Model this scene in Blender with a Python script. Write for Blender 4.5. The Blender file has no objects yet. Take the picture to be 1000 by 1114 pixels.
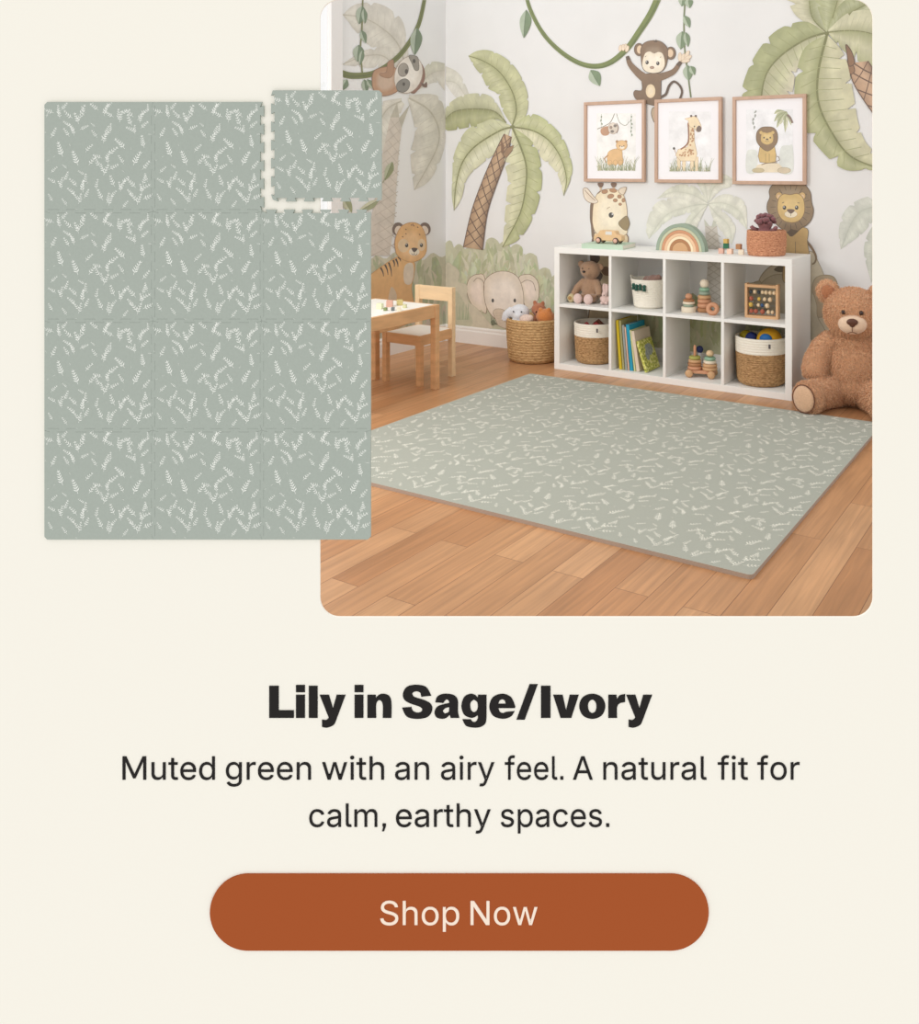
import bpy, bmesh, math, random
from mathutils import Vector, Matrix
from mathutils.geometry import tessellate_polygon
random.seed(7)
PI = math.pi
SC = bpy.context.scene
C = SC.collection

# ------------------------------------------------------------------ camera, light, exposure
FPX, PX0, PY0 = 945.0, 650.0, 185.0          # level view, focal length in pixels, principal point
CAM = Vector((4.058, -4.853, 1.22))
TH = math.radians(30)
RV = Vector((math.cos(TH), math.sin(TH), 0)); FV = Vector((-math.sin(TH), math.cos(TH), 0))
cd = bpy.data.cameras.new('camera'); cam = bpy.data.objects.new('camera', cd); C.objects.link(cam)
cam.location = CAM; cam.rotation_euler = (PI/2, 0, TH)
cd.sensor_fit = 'HORIZONTAL'; cd.sensor_width = 36; cd.lens = FPX/1000*36
cd.shift_x = (500-PX0)/1000; cd.shift_y = -(557-PY0)/1000; cd.clip_start = 0.01
SC.camera = cam
SC.view_settings.view_transform = 'Standard'; SC.view_settings.look = 'None'
SC.view_settings.exposure = 0.0; SC.view_settings.gamma = 1; SC.view_settings.use_curve_mapping = False
w = bpy.data.worlds.new('world'); SC.world = w; w.use_nodes = True
bg = w.node_tree.nodes['Background']; bg.inputs[0].default_value = (1, .995, .985, 1); bg.inputs[1].default_value = 1.0
def area(name, loc, aim, size, power, col=(1, 1, 1)):
    l = bpy.data.lights.new(name, 'AREA'); l.shape = 'SQUARE'; l.size = size; l.energy = power; l.color = col
    o = bpy.data.objects.new(name, l); C.objects.link(o); o.location = loc
    o.rotation_euler = (Vector(aim)-Vector(loc)).to_track_quat('-Z', 'Y').to_euler(); return o
area('added_left_light', (0.5, -3.6, 2.1), (2.4, -0.6, 0.3), 1.0, 50, (1, .99, .975))  # unseen lamp added inside the room, standing in for daylight from the left

# ------------------------------------------------------------------ helpers
def lin(c):
    return tuple(((v/255)/12.92 if v/255 <= .04045 else ((v/255+.055)/1.055)**2.4) for v in c[:3])
def ray(px, py):
    return RV*((px-PX0)/FPX) + FV + Vector((0, 0, (PY0-py)/FPX))
def at_z(px, py, z):                                   # point of the horizontal plane z
    d = ray(px, py); return CAM + d*((z-CAM.z)/d.z)
def at_y(px, py, y):                                   # point of the plane parallel to the back wall
    d = ray(px, py); return CAM + d*((y-CAM.y)/d.y)
def at_x(px, py, x):
    d = ray(px, py); return CAM + d*((x-CAM.x)/d.x)

MATS = {}
def node_mat(name):
    m = bpy.data.materials.new(name); m.use_nodes = True
    nt = m.node_tree; b = nt.nodes['Principled BSDF']; return m, nt, b
def nn(nt, t, **kw):
    n = nt.nodes.new(t)
    for k, v in kw.items(): setattr(n, k, v)
    return n
def mat(name, col, rough=.6, kind=None, metal=0, scale=None, var=.12, bump=.3, col2=None, spec=.3, stretch=(1, 1, 1)):
    """kind: None plain / mottle / wood / weave / fur"""
    if name in MATS: return MATS[name]
    m, nt, b = node_mat(name); c = lin(col)
    b.inputs['Roughness'].default_value = rough; b.inputs['Metallic'].default_value = metal
    b.inputs['Specular IOR Level'].default_value = spec
    tc = nn(nt, 'ShaderNodeTexCoord'); mp = nn(nt, 'ShaderNodeMapping'); nt.links.new(tc.outputs['Object'], mp.inputs[0])
    mp.inputs['Scale'].default_value = stretch
    sc = scale or 20
    nz = nn(nt, 'ShaderNodeTexNoise'); nz.inputs['Scale'].default_value = sc; nz.inputs['Detail'].default_value = 4 if kind else 2
    nt.links.new(mp.outputs[0], nz.inputs['Vector'])
    rp = nn(nt, 'ShaderNodeValToRGB'); nt.links.new(nz.outputs[0], rp.inputs[0])
    c2 = lin(col2) if col2 else tuple(v*(1-var*2) for v in c)
    rp.color_ramp.elements[0].color = (*c2, 1); rp.color_ramp.elements[1].color = (*c, 1)
    rp.color_ramp.elements[0].position = .3; rp.color_ramp.elements[1].position = .65
    if not kind:
        rp.color_ramp.elements[0].color = (*c, 1)
    nt.links.new(rp.outputs[0], b.inputs['Base Color'])
    if kind in ('weave', 'fur', 'wood', 'mottle'):
        bp = nn(nt, 'ShaderNodeBump'); bp.inputs['Strength'].default_value = bump; bp.inputs['Distance'].default_value = .004
        nt.links.new(nz.outputs[0], bp.inputs['Height']); nt.links.new(bp.outputs[0], b.inputs['Normal'])
    if kind == 'fur':
        b.inputs['Sheen Weight'].default_value = .3; b.inputs['Sheen Roughness'].default_value = .6
    MATS[name] = m; return m

def paint_mat():                                        # watercolour pigment, colour stored with the drawing
    m, nt, b = node_mat('watercolour_paint')
    a = nn(nt, 'ShaderNodeAttribute', attribute_name='Col')
    tc = nn(nt, 'ShaderNodeTexCoord')
    nz = nn(nt, 'ShaderNodeTexNoise'); nz.inputs['Scale'].default_value = 14; nz.inputs['Detail'].default_value = 5
    nz.inputs['Roughness'].default_value = .65
    nt.links.new(tc.outputs['Object'], nz.inputs['Vector'])
    mr = nn(nt, 'ShaderNodeMapRange'); mr.inputs[1].default_value = .3; mr.inputs[2].default_value = .7
    mr.inputs[3].default_value = .86; mr.inputs[4].default_value = 1.09
    nt.links.new(nz.outputs[0], mr.inputs[0])
    vm = nn(nt, 'ShaderNodeVectorMath', operation='SCALE')
    nt.links.new(a.outputs['Color'], vm.inputs[0]); nt.links.new(mr.outputs[0], vm.inputs['Scale'])
    th = nn(nt, 'ShaderNodeMix', data_type='RGBA'); th.inputs[0].default_value = .13; th.inputs[7].default_value = (*lin((232, 232, 228)), 1)
    nt.links.new(vm.outputs[0], th.inputs[6]); nt.links.new(th.outputs[2], b.inputs['Base Color'])   # thin pigment lets the wall colour through
    b.inputs['Roughness'].default_value = .9; b.inputs['Specular IOR Level'].default_value = .1
    return m
PAINT = paint_mat()

def tag(o, label=None, cat=None, group=None, kind=None):
    if label: o['label'] = label
    if cat: o['category'] = cat
    if group: o['group'] = group
    if kind: o['kind'] = kind
    return o
def thing(name, label, cat, loc=(0, 0, 0), rz=0, group=None):
    o = bpy.data.objects.new(name, None); C.objects.link(o); o.location = loc; o.rotation_euler = (0, 0, rz)
    o.empty_display_size = .05
    return tag(o, label, cat, group)
def copy_tree(o, parent=None):
    c = o.copy(); C.objects.link(c); c.parent = parent
    for ch in list(o.children): copy_tree(ch, c)
    return c

class MB:
    def __init__(s): s.bm = bmesh.new()
    def _x(s, vs, M):
        if M is not None: bmesh.ops.transform(s.bm, matrix=M, verts=vs)
        return vs
    def box(s, x0, x1, y0, y1, z0, z1, M=None, bev=0):
        r = bmesh.ops.create_cube(s.bm, size=1); vs = r['verts']
        bmesh.ops.transform(s.bm, matrix=Matrix.Translation(((x0+x1)/2, (y0+y1)/2, (z0+z1)/2)) @ Matrix.Diagonal((abs(x1-x0), abs(y1-y0), abs(z1-z0), 1)), verts=vs)
        if bev:
            es = list({e for v in vs for e in v.link_edges})
            rr = bmesh.ops.bevel(s.bm, geom=es, offset=bev, segments=2, affect='EDGES', profile=.5)
            vs = list({v for f in rr['faces'] for v in f.verts} | {v for v in vs if v.is_valid})
        s._x(vs, M); return s
    def ell(s, c, r, M=None, seg=20):
        r = (r, r, r) if not hasattr(r, '__len__') else r
        v = bmesh.ops.create_uvsphere(s.bm, u_segments=seg, v_segments=max(8, seg*2//3), radius=1)['verts']
        T = Matrix.Translation(c)
        if M is not None: T = T @ M
        bmesh.ops.transform(s.bm, matrix=T @ Matrix.Diagonal((*r, 1)), verts=v); return s
    def lathe(s, prof, c=(0, 0, 0), seg=32, M=None, cap=True):
        rings = []
        for r, z in prof:
            rings.append([s.bm.verts.new((max(r, 1e-5)*math.cos(2*PI*i/seg), max(r, 1e-5)*math.sin(2*PI*i/seg), z)) for i in range(seg)])
        for a, b in zip(rings, rings[1:]):
            for i in range(seg): s.bm.faces.new((a[i], a[(i+1) % seg], b[(i+1) % seg], b[i]))
        if cap:
            s.bm.faces.new(list(reversed(rings[0]))); s.bm.faces.new(rings[-1])
        T = Matrix.Translation(c)
        if M is not None: T = T @ M
        bmesh.ops.transform(s.bm, matrix=T, verts=[v for g in rings for v in g]); return s
    def tube(s, pts, rad, seg=10):
        pts = [Vector(p) for p in pts]; n = len(pts)
        rads = rad if hasattr(rad, '__len__') else [rad]*n
        rings = []
        for i, p in enumerate(pts):
            t = (pts[min(i+1, n-1)]-pts[max(i-1, 0)]).normalized()
            a = t.orthogonal().normalized() if i == 0 else (pa - t*pa.dot(t)).normalized()
            pa = a; b = t.cross(a)
            rings.append([s.bm.verts.new(p + (a*math.cos(2*PI*k/seg)+b*math.sin(2*PI*k/seg))*rads[i]) for k in range(seg)])
        for a, b in zip(rings, rings[1:]):
            for i in range(seg): s.bm.faces.new((a[i], a[(i+1) % seg], b[(i+1) % seg], b[i]))
        s.bm.faces.new(list(reversed(rings[0]))); s.bm.faces.new(rings[-1]); return s
    def prism(s, pts, T, th):
        """pts 2D outline; T maps (x,y,0) to world; extruded by th along local z"""
        tri = tessellate_polygon([[Vector((x, y, 0)) for x, y in pts]])
        ar = sum(pts[i][0]*pts[(i+1) % len(pts)][1]-pts[(i+1) % len(pts)][0]*pts[i][1] for i in range(len(pts)))
        lo = [s.bm.verts.new(T @ Vector((x, y, 0))) for x, y in pts]; hi = [s.bm.verts.new(T @ Vector((x, y, th))) for x, y in pts]
        for t in tri:
            try: s.bm.faces.new([hi[i] for i in t]); s.bm.faces.new([lo[i] for i in reversed(t)])
            except ValueError: pass
        n = len(pts)
        for i in range(n):
            j = (i+1) % n
            s.bm.faces.new((lo[i], lo[j], hi[j], hi[i]))
        return s
    def build(s, name, m, parent=None, smooth=False, loc=None, bevel=0, mods=None):
        bmesh.ops.recalc_face_normals(s.bm, faces=s.bm.faces)
        me = bpy.data.meshes.new(name); s.bm.to_mesh(me); s.bm.free()
        for mm in (m if isinstance(m, (list, tuple)) else [m]): me.materials.append(mm)
        if smooth:
            me.polygons.foreach_set('use_smooth', [True]*len(me.polygons))
        o = bpy.data.objects.new(name, me); C.objects.link(o)
        if parent: o.parent = parent
        if loc is not None: o.location = loc
        if bevel:
            b = o.modifiers.new('bevel', 'BEVEL'); b.width = bevel; b.segments = 2; b.limit_method = 'ANGLE'; b.harden_normals = False
        return o
def blob(o, voxel, smooth=4, disp=0, size=.02):          # melt joined lumps into one continuous skin
    r = o.modifiers.new('remesh', 'REMESH'); r.mode = 'VOXEL'; r.voxel_size = voxel; r.use_smooth_shade = True
    if smooth:
        s = o.modifiers.new('smooth', 'SMOOTH'); s.factor = .8; s.iterations = smooth
    if disp:
        t = bpy.data.textures.new('plush', 'CLOUDS'); t.noise_scale = size; t.noise_depth = 2
        d = o.modifiers.new('pile', 'DISPLACE'); d.texture = t; d.strength = disp; d.mid_level = .5; d.texture_coords = 'LOCAL'
    return o

# ------------------------------------------------------------------ flat drawings (mural paint, prints, printed leaves)
def crom(pts, closed=False, k=6):
    n = len(pts); out = []
    rng = range(n) if closed else range(n-1)
    for i in rng:
        if closed: p0, p1, p2, p3 = pts[(i-1) % n], pts[i], pts[(i+1) % n], pts[(i+2) % n]
        else: p0, p1, p2, p3 = pts[max(i-1, 0)], pts[i], pts[i+1], pts[min(i+2, n-1)]
        for j in range(k):
            t = j/k
            out.append(tuple(.5*((2*p1[a])+(-p0[a]+p2[a])*t+(2*p0[a]-5*p1[a]+4*p2[a]-p3[a])*t*t+(-p0[a]+3*p1[a]-3*p2[a]+p3[a])*t**3) for a in (0, 1)))
    if not closed: out.append(tuple(pts[-1]))
    return out
def resample(pts, n):
    L = [0]
    for a, b in zip(pts, pts[1:]): L.append(L[-1]+math.dist(a, b))
    out = []; k = 0
    for i in range(n+1):
        d = L[-1]*i/n
        while k < len(L)-2 and L[k+1] < d: k += 1
        t = 0 if L[k+1] == L[k] else (d-L[k])/(L[k+1]-L[k])
        out.append((pts[k][0]+(pts[k+1][0]-pts[k][0])*t, pts[k][1]+(pts[k+1][1]-pts[k][1])*t))
    return out
def mix(a, b, t): return tuple(a[i]*(1-t)+b[i]*t for i in range(3))

class Draw:
    """a flat drawing on a wall or a sheet; outlines are given in measured drawing units and mapped onto the surface"""
    def __init__(s, surf, base=.001):
        s.surf = surf; s.v = []; s.f = []; s.c = []; s.o = base; s.fr = (0, 0, 1); s.step = .000012
    def frame(s, x0, y0, k): s.fr = (x0, y0, k); return s
    def _p(s, p):
        x, y = s.fr[0]+p[0]*s.fr[2], s.fr[1]+p[1]*s.fr[2]
        if s.surf == 'back': q = at_y(x, y, -s.o)
        elif s.surf == 'left': q = at_x(x, y, s.o)
        else: q = s.surf(x, y, s.o)
        return tuple(q)
    def _add(s, vs, fs, cs):
        b = len(s.v); s.v += [s._p(p) for p in vs]; s.c += cs; s.f += [tuple(b+i for i in f) for f in fs]; s.o += s.step
    def poly(s, pts, col, smooth=True, rim=None, rw=1.5, inner=None, iscale=.75, c2=None, ioff=(0, 0)):
        q = crom(pts, True) if smooth else list(pts)
        tri = tessellate_polygon([[Vector((x, y, 0)) for x, y in q]])
        if c2:
            ys = [p[1] for p in q]; a, b = min(ys), max(ys)
            cs = [mix(col, c2, (p[1]-a)/(b-a+1e-6)) for p in q]
        else: cs = [col]*len(q)
        s._add(q, [tuple(t) for t in tri], cs)
        if inner:
            cx = sum(p[0] for p in q)/len(q); cy = sum(p[1] for p in q)/len(q)
            n = len(q); vs = []; cc = []
            st = [iscale, iscale*.6, 0]
            for k, u in enumerate(st[:2]):
                vs += [(cx+ioff[0]+(p[0]-cx)*u, cy+ioff[1]+(p[1]-cy)*u) for p in q]; cc += [cs[0] if k == 0 else inner]*n
            fs = [(i, (i+1) % n, n+(i+1) % n, n+i) for i in range(n)]
            vs.append((cx+ioff[0], cy+ioff[1])); cc.append(inner)
            fs += [(n+i, n+(i+1) % n, 2*n) for i in range(n)]
            s._add(vs, fs, cc)
        if rim: s.stroke(q+[q[0]], rw, rim, smooth=False)
        return s
    def ell(s, cx, cy, rx, ry, col, rot=0, **kw):
        r = math.radians(rot); n = 22
        pts = [(cx+rx*math.cos(2*PI*i/n)*math.cos(r)-ry*math.sin(2*PI*i/n)*math.sin(r), cy+rx*math.cos(2*PI*i/n)*math.sin(r)+ry*math.sin(2*PI*i/n)*math.cos(r)) for i in range(n)]
        return s.poly(pts, col, smooth=False, **kw)
    def stroke(s, pts, wd, col, smooth=True, taper=False, c2=None):
        q = crom(pts) if smooth and len(pts) > 2 else list(pts)
        n = len(q); vs = []; cs = []
        for i, p in enumerate(q):
            a, b = q[max(i-1, 0)], q[min(i+1, n-1)]
            dx, dy = b[0]-a[0], b[1]-a[1]; L = math.hypot(dx, dy) or 1
            u = i/(n-1)
            hw = (wd if not hasattr(wd, '__len__') else wd[0]*(1-u)+wd[1]*u)/2*((1-u)*.9+.1 if taper else 1)
            vs += [(p[0]-dy/L*hw, p[1]+dx/L*hw), (p[0]+dy/L*hw, p[1]-dx/L*hw)]
            cc = mix(col, c2, u) if c2 else col; cs += [cc, cc]
        s._add(vs, [(2*i, 2*i+1, 2*i+3, 2*i+2) for i in range(n-1)], cs); return s
    def frond(s, rib, A, B, ca, cb, cr, notch=6, depth=.3, vein=None, n=60, ribw=None, light=None):
        """leaf blade: midrib and its two edges, torn edge notches, colours of the two halves (edge) and the rib side"""
        R = resample(crom(rib), n)
        vs = []; cs = []; fs = []
        for side, (E, ce) in enumerate(((A, ca), (B, cb))):
            e = resample(crom(E), n); b = len(vs); rnd = random.random()
            for i in range(n+1):
                t = i/n; ph = (t*notch+rnd) % 1
                k = 1-(depth*(.6+.8*((i*7919) % 13)/13)*max(0, 1-ph*6) if .12 < t < .93 else 0)
                p = (R[i][0]+(e[i][0]-R[i][0])*k, R[i][1]+(e[i][1]-R[i][1])*k)
                m_ = ((R[i][0]+p[0])/2, (R[i][1]+p[1])/2)
                hi = light or mix(ce, (1, 1, .9), .35)
                vs += [R[i], m_, p]
                v_ = 1+.07*math.sin(int(t*notch*2+rnd)*2.3+side)+random.uniform(-.025, .025)
                cs += [mix(cr, ce, .45), tuple(q*v_ for q in (mix(ce, hi, .7) if side else mix(ce, hi, .35))), tuple(q*v_*.96 for q in ce)]
            for i in range(n):
                a = b+3*i
                fs += [(a, a+1, a+4, a+3), (a+1, a+2, a+5, a+4)]
        s._add(vs, fs, cs)
        sz = sum(math.dist(a, b) for a, b in zip(R, R[1:]))
        rw = ribw or sz*.012
        s.stroke(R, (rw*1.3, rw*.6), vein or mix(cr, (.1, .12, .05), .25), smooth=False)
        for side, E in enumerate((A, B)):
            e = resample(crom(E), n)
            for i in range(4, n-8, 4):
                j = min(i+4, n)
                p, q = R[i], e[j]
                s.stroke([p, (p[0]+(q[0]-p[0])*.72, p[1]+(q[1]-p[1])*.72)], rw*.28, mix(vein or cr, ca, .62 if i % 8 else .5), smooth=False)
        return s
    def grow(s, x0, x1, top, bot, cols, n, hmin, hmax, wd):
        """upright brush dabs of undergrowth below the outline top(x)"""
        D = []
        for i in range(n):
            x = random.uniform(x0, x1); y0 = top(x); y = random.uniform(y0, bot); D.append((y, x))
        D.sort()
        for y, x in D:
            h = random.uniform(hmin, hmax); c = random.choice(cols); c = tuple(v*random.uniform(.93, 1.07) for v in c)
            w_ = wd*random.uniform(.6, 1.3); l = random.uniform(-.25, .25)*h; yb = min(y+h, bot)
            s.poly([(x-w_*.35, yb), (x-w_, y+h*.4), (x+l, y), (x+w_, y+h*.45), (x+w_*.35, yb)], c, smooth=True)
        return s
    def build(s, name, parent=None, m=None):
        me = bpy.data.meshes.new(name); me.from_pydata(s.v, [], s.f); me.materials.append(m or PAINT)
        a = me.color_attributes.new('Col', 'FLOAT_COLOR', 'POINT')
        a.data.foreach_set('color', [x for c in s.c for x in (*c[:3], 1)])
        o = bpy.data.objects.new(name, me); C.objects.link(o)
        if parent: o.parent = parent
        return o

M_white = mat('white_lacquer', (238, 237, 233), .45)
M_pine = mat('pine', (224, 176, 128), .55, 'wood', scale=6, var=.1, stretch=(1, 1, 6), bump=.05)
M_pineL = mat('pine_pale', (238, 208, 166), .55, 'wood', scale=6, var=.06, stretch=(1, 6, 6), bump=.05)
# ------------------------------------------------------------------ room shell
def wood_floor():
    m, nt, b = node_mat('oak_planks')
    tc = nn(nt, 'ShaderNodeTexCoord'); mp = nn(nt, 'ShaderNodeMapping'); mp.inputs['Rotation'].default_value = (0, 0, PI/2)
    nt.links.new(tc.outputs['Object'], mp.inputs[0])
    br = nn(nt, 'ShaderNodeTexBrick'); br.offset = .37; br.offset_frequency = 2
    br.inputs['Scale'].default_value = 1; br.inputs['Brick Width'].default_value = 1.0; br.inputs['Row Height'].default_value = .109
    br.inputs['Mortar Size'].default_value = .0011; br.inputs['Mortar Smooth'].default_value = .3
    br.inputs['Color1'].default_value = (*lin((200, 152, 110)), 1); br.inputs['Color2'].default_value = (*lin((178, 126, 84)), 1)
    br.inputs['Mortar'].default_value = (*lin((120, 78, 48)), 1)
    nt.links.new(mp.outputs[0], br.inputs['Vector'])
    g = nn(nt, 'ShaderNodeMapping'); g.inputs['Scale'].default_value = (60, 2.6, 1); nt.links.new(tc.outputs['Object'], g.inputs[0])
    # each plank shifts its own grain
    ad = nn(nt, 'ShaderNodeVectorMath', operation='ADD'); sc_ = nn(nt, 'ShaderNodeVectorMath', operation='SCALE'); sc_.inputs['Scale'].default_value = 60
    nt.links.new(br.outputs['Color'], sc_.inputs[0]); nt.links.new(g.outputs[0], ad.inputs[0]); nt.links.new(sc_.outputs[0], ad.inputs[1])
    nz = nn(nt, 'ShaderNodeTexNoise'); nz.inputs['Scale'].default_value = 1; nz.inputs['Detail'].default_value = 6; nz.inputs['Distortion'].default_value = .8
    nt.links.new(ad.outputs[0], nz.inputs['Vector'])
    mr = nn(nt, 'ShaderNodeMapRange'); mr.inputs[1].default_value = .25; mr.inputs[2].default_value = .75; mr.inputs[3].default_value = .76; mr.inputs[4].default_value = 1.15
    nt.links.new(nz.outputs[0], mr.inputs[0])
    n2 = nn(nt, 'ShaderNodeTexNoise'); n2.inputs['Scale'].default_value = 2.2; nt.links.new(tc.outputs['Object'], n2.inputs['Vector'])
    m2 = nn(nt, 'ShaderNodeMapRange'); m2.inputs[1].default_value = .3; m2.inputs[2].default_value = .7; m2.inputs[3].default_value = .9; m2.inputs[4].default_value = 1.08
    nt.links.new(n2.outputs[0], m2.inputs[0])
    mu = nn(nt, 'ShaderNodeMath', operation='MULTIPLY'); nt.links.new(mr.outputs[0], mu.inputs[0]); nt.links.new(m2.outputs[0], mu.inputs[1])
    vm = nn(nt, 'ShaderNodeVectorMath', operation='SCALE'); nt.links.new(br.outputs['Color'], vm.inputs[0]); nt.links.new(mu.outputs[0], vm.inputs['Scale'])
    nt.links.new(vm.outputs[0], b.inputs['Base Color'])
    b.inputs['Roughness'].default_value = .34; b.inputs['Specular IOR Level'].default_value = .45
    bp = nn(nt, 'ShaderNodeBump'); bp.inputs['Strength'].default_value = .12; bp.inputs['Distance'].default_value = .002
    nt.links.new(mr.outputs[0], bp.inputs['Height']); nt.links.new(bp.outputs[0], b.inputs['Normal'])
    return m
M_wall = mat('wall_paint', (230, 230, 229), .9, 'mottle', scale=3, var=.02, bump=.02, spec=.1)
M_base = mat('baseboard_paint', (233, 229, 224), .5)
BD = 1.2                                               # how far the display wall stands from the camera
def cut_floor(pts):                                    # keep what lies beyond the display wall
    out = []; f = lambda p: (Vector((p[0], p[1], 0))-Vector((CAM.x, CAM.y, 0))).dot(FV)-(BD+.02)
    for i, p in enumerate(pts):
        q = pts[(i+1) % len(pts)]; a, b_ = f(p), f(q)
        if a >= 0: out.append(p)
        if a*b_ < 0: t = a/(a-b_); out.append((p[0]+(q[0]-p[0])*t, p[1]+(q[1]-p[1])*t))
    return out
fl = MB().prism(cut_floor([(-.12, .12), (-.12, -4.3), (5.2, -4.3), (5.2, .12)]), Matrix.Translation((0, 0, -.03)), .03).build('floor', wood_floor())
tag(fl, kind='structure')
WH = 2.55
wb = MB().box(-.12, 5.2, 0, .12, 0, WH).build('wall_back', M_wall); tag(wb, kind='structure')
WY0, WY1, WZ0, WZ1 = -1.085, -2.25, .42, 2.4
b = MB(); b.box(-.12, 0, WY0+.09, 0, 0, WH); b.box(-.12, 0, -4.3, WY1, 0, WH); b.box(-.12, 0, WY1, WY0+.09, 0, WZ0); b.box(-.12, 0, WY1, WY0+.09, WZ1, WH)
tag(b.build('wall_left', M_wall), kind='structure')
def skirting(name, pts_fn, length):
    prof = [(0, 0), (.016, 0), (.016, .085), (.012, .095), (.012, .108), (.006, .118), (0, .12)]
    b = MB(); T = pts_fn; b.prism(prof, T, length); return tag(b.build(name, M_base), kind='structure')
skirting('baseboard_back', Matrix(((0, 0, 1, 0), (-1, 0, 0, 0), (0, 1, 0, 0), (0, 0, 0, 1))), 5.2)
skirting('baseboard_left', Matrix(((1, 0, 0, 0), (0, 0, 1, -4.3), (0, 1, 0, 0), (0, 0, 0, 1))), 4.3)
# the bright window in the left wall
M_case = mat('window_casing', (228, 226, 224), .5)
wn = MB(); t = .012
wn.box(0, t, WY0, WY0+.095, WZ0-.1, WZ1+.1, bev=.002); wn.box(0, t, WY1-.095, WY1, WZ0-.1, WZ1+.1, bev=.002)
wn.box(0, t, WY1, WY0, WZ1, WZ1+.1, bev=.002); wn.box(0, t, WY1, WY0, WZ0-.1, WZ0, bev=.002)
wn.box(-.02, 0, WY0, WY0+.09, WZ0, WZ1); wn.box(-.09, -.05, WY1, WY1+.02, WZ0, WZ1); wn.box(-.09, -.05, WY1, WY0, WZ0, WZ0+.03); wn.box(-.09, -.05, WY1, WY0, WZ1-.03, WZ1)
wn.box(-.09, -.05, (WY0+WY1)/2-.02, (WY0+WY1)/2+.02, WZ0, WZ1)
win = tag(wn.build('window_1', M_case), kind='structure')
m, nt, b_ = node_mat('window_glass')
tr = nn(nt, 'ShaderNodeBsdfTransparent'); gl = nn(nt, 'ShaderNodeBsdfGlossy'); gl.inputs['Roughness'].default_value = .02; mx = nn(nt, 'ShaderNodeMixShader'); mx.inputs[0].default_value = .05
nt.links.new(tr.outputs[0], mx.inputs[1]); nt.links.new(gl.outputs[0], mx.inputs[2]); nt.links.new(mx.outputs[0], nt.nodes['Material Output'].inputs[0])
MB().box(-.016, -.013, WY1, WY0+.01, WZ0, WZ1).build('window_pane', m, win)
MB().box(-.12, .03, WY1-.1, WY0+.1, WZ0-.03, WZ0, bev=.003).build('window_sill', M_case, win)

# ------------------------------------------------------------------ display wall with its rounded opening
PXM = BD/FPX                                           # metres per measured unit on the display wall
def board(x, y, off=0):
    return CAM + (RV*((x-PX0)/FPX) + FV + Vector((0, 0, (PY0-y)/FPX)))*BD - FV*off
bT = Matrix((( RV.x*PXM, 0, -FV.x, 0), (RV.y*PXM, 0, -FV.y, 0), (0, -PXM, 0, 0), (0, 0, 0, 1)))
bO = board(0, 0); bT.translation = bO                  # (x, y) measured units, z towards the visitor in metres
M_board = mat('cream_board', (248, 244, 233), .95, spec=.05)
def rrect(x0, y0, x1, y1, r, n=10):
    out = []
    for cx, cy, a0 in ((x1-r, y0+r, -90), (x1-r, y1-r, 0), (x0+r, y1-r, 90), (x0+r, y0+r, 180)):
        for i in range(n+1):
            a = math.radians(a0+90*i/n); out.append((cx+r*math.cos(a), cy+r*math.sin(a)))
    return out
def ring_board():
    bm = bmesh.new(); T = .003
    outer = [(-700, -560), (1500, -560), (1500, 1144), (-700, 1144)]; inner = rrect(348, -.5, 950, 671.5, 21)
    tri = tessellate_polygon([[Vector((*p, 0)) for p in outer], [Vector((*p, 0)) for p in inner]])
    al = outer+inner
    hi = [bm.verts.new(bT @ Vector((*p, 0))) for p in al]; lo = [bm.verts.new(bT @ Vector((*p, -T))) for p in al]
    for t_ in tri:
        bm.faces.new([hi[i] for i in t_]); bm.faces.new([lo[i] for i in reversed(t_)])
    for lo_, n0, n in ((0, 0, 4), (0, 4, len(inner))):
        for i in range(n):
            a, c = n0+i, n0+(i+1) % n; bm.faces.new((lo[a], lo[c], hi[c], hi[a]))
    mb = MB(); mb.bm.free(); mb.bm = bm; return mb.build('wall_front', M_board)
tag(ring_board(), kind='structure')

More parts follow.
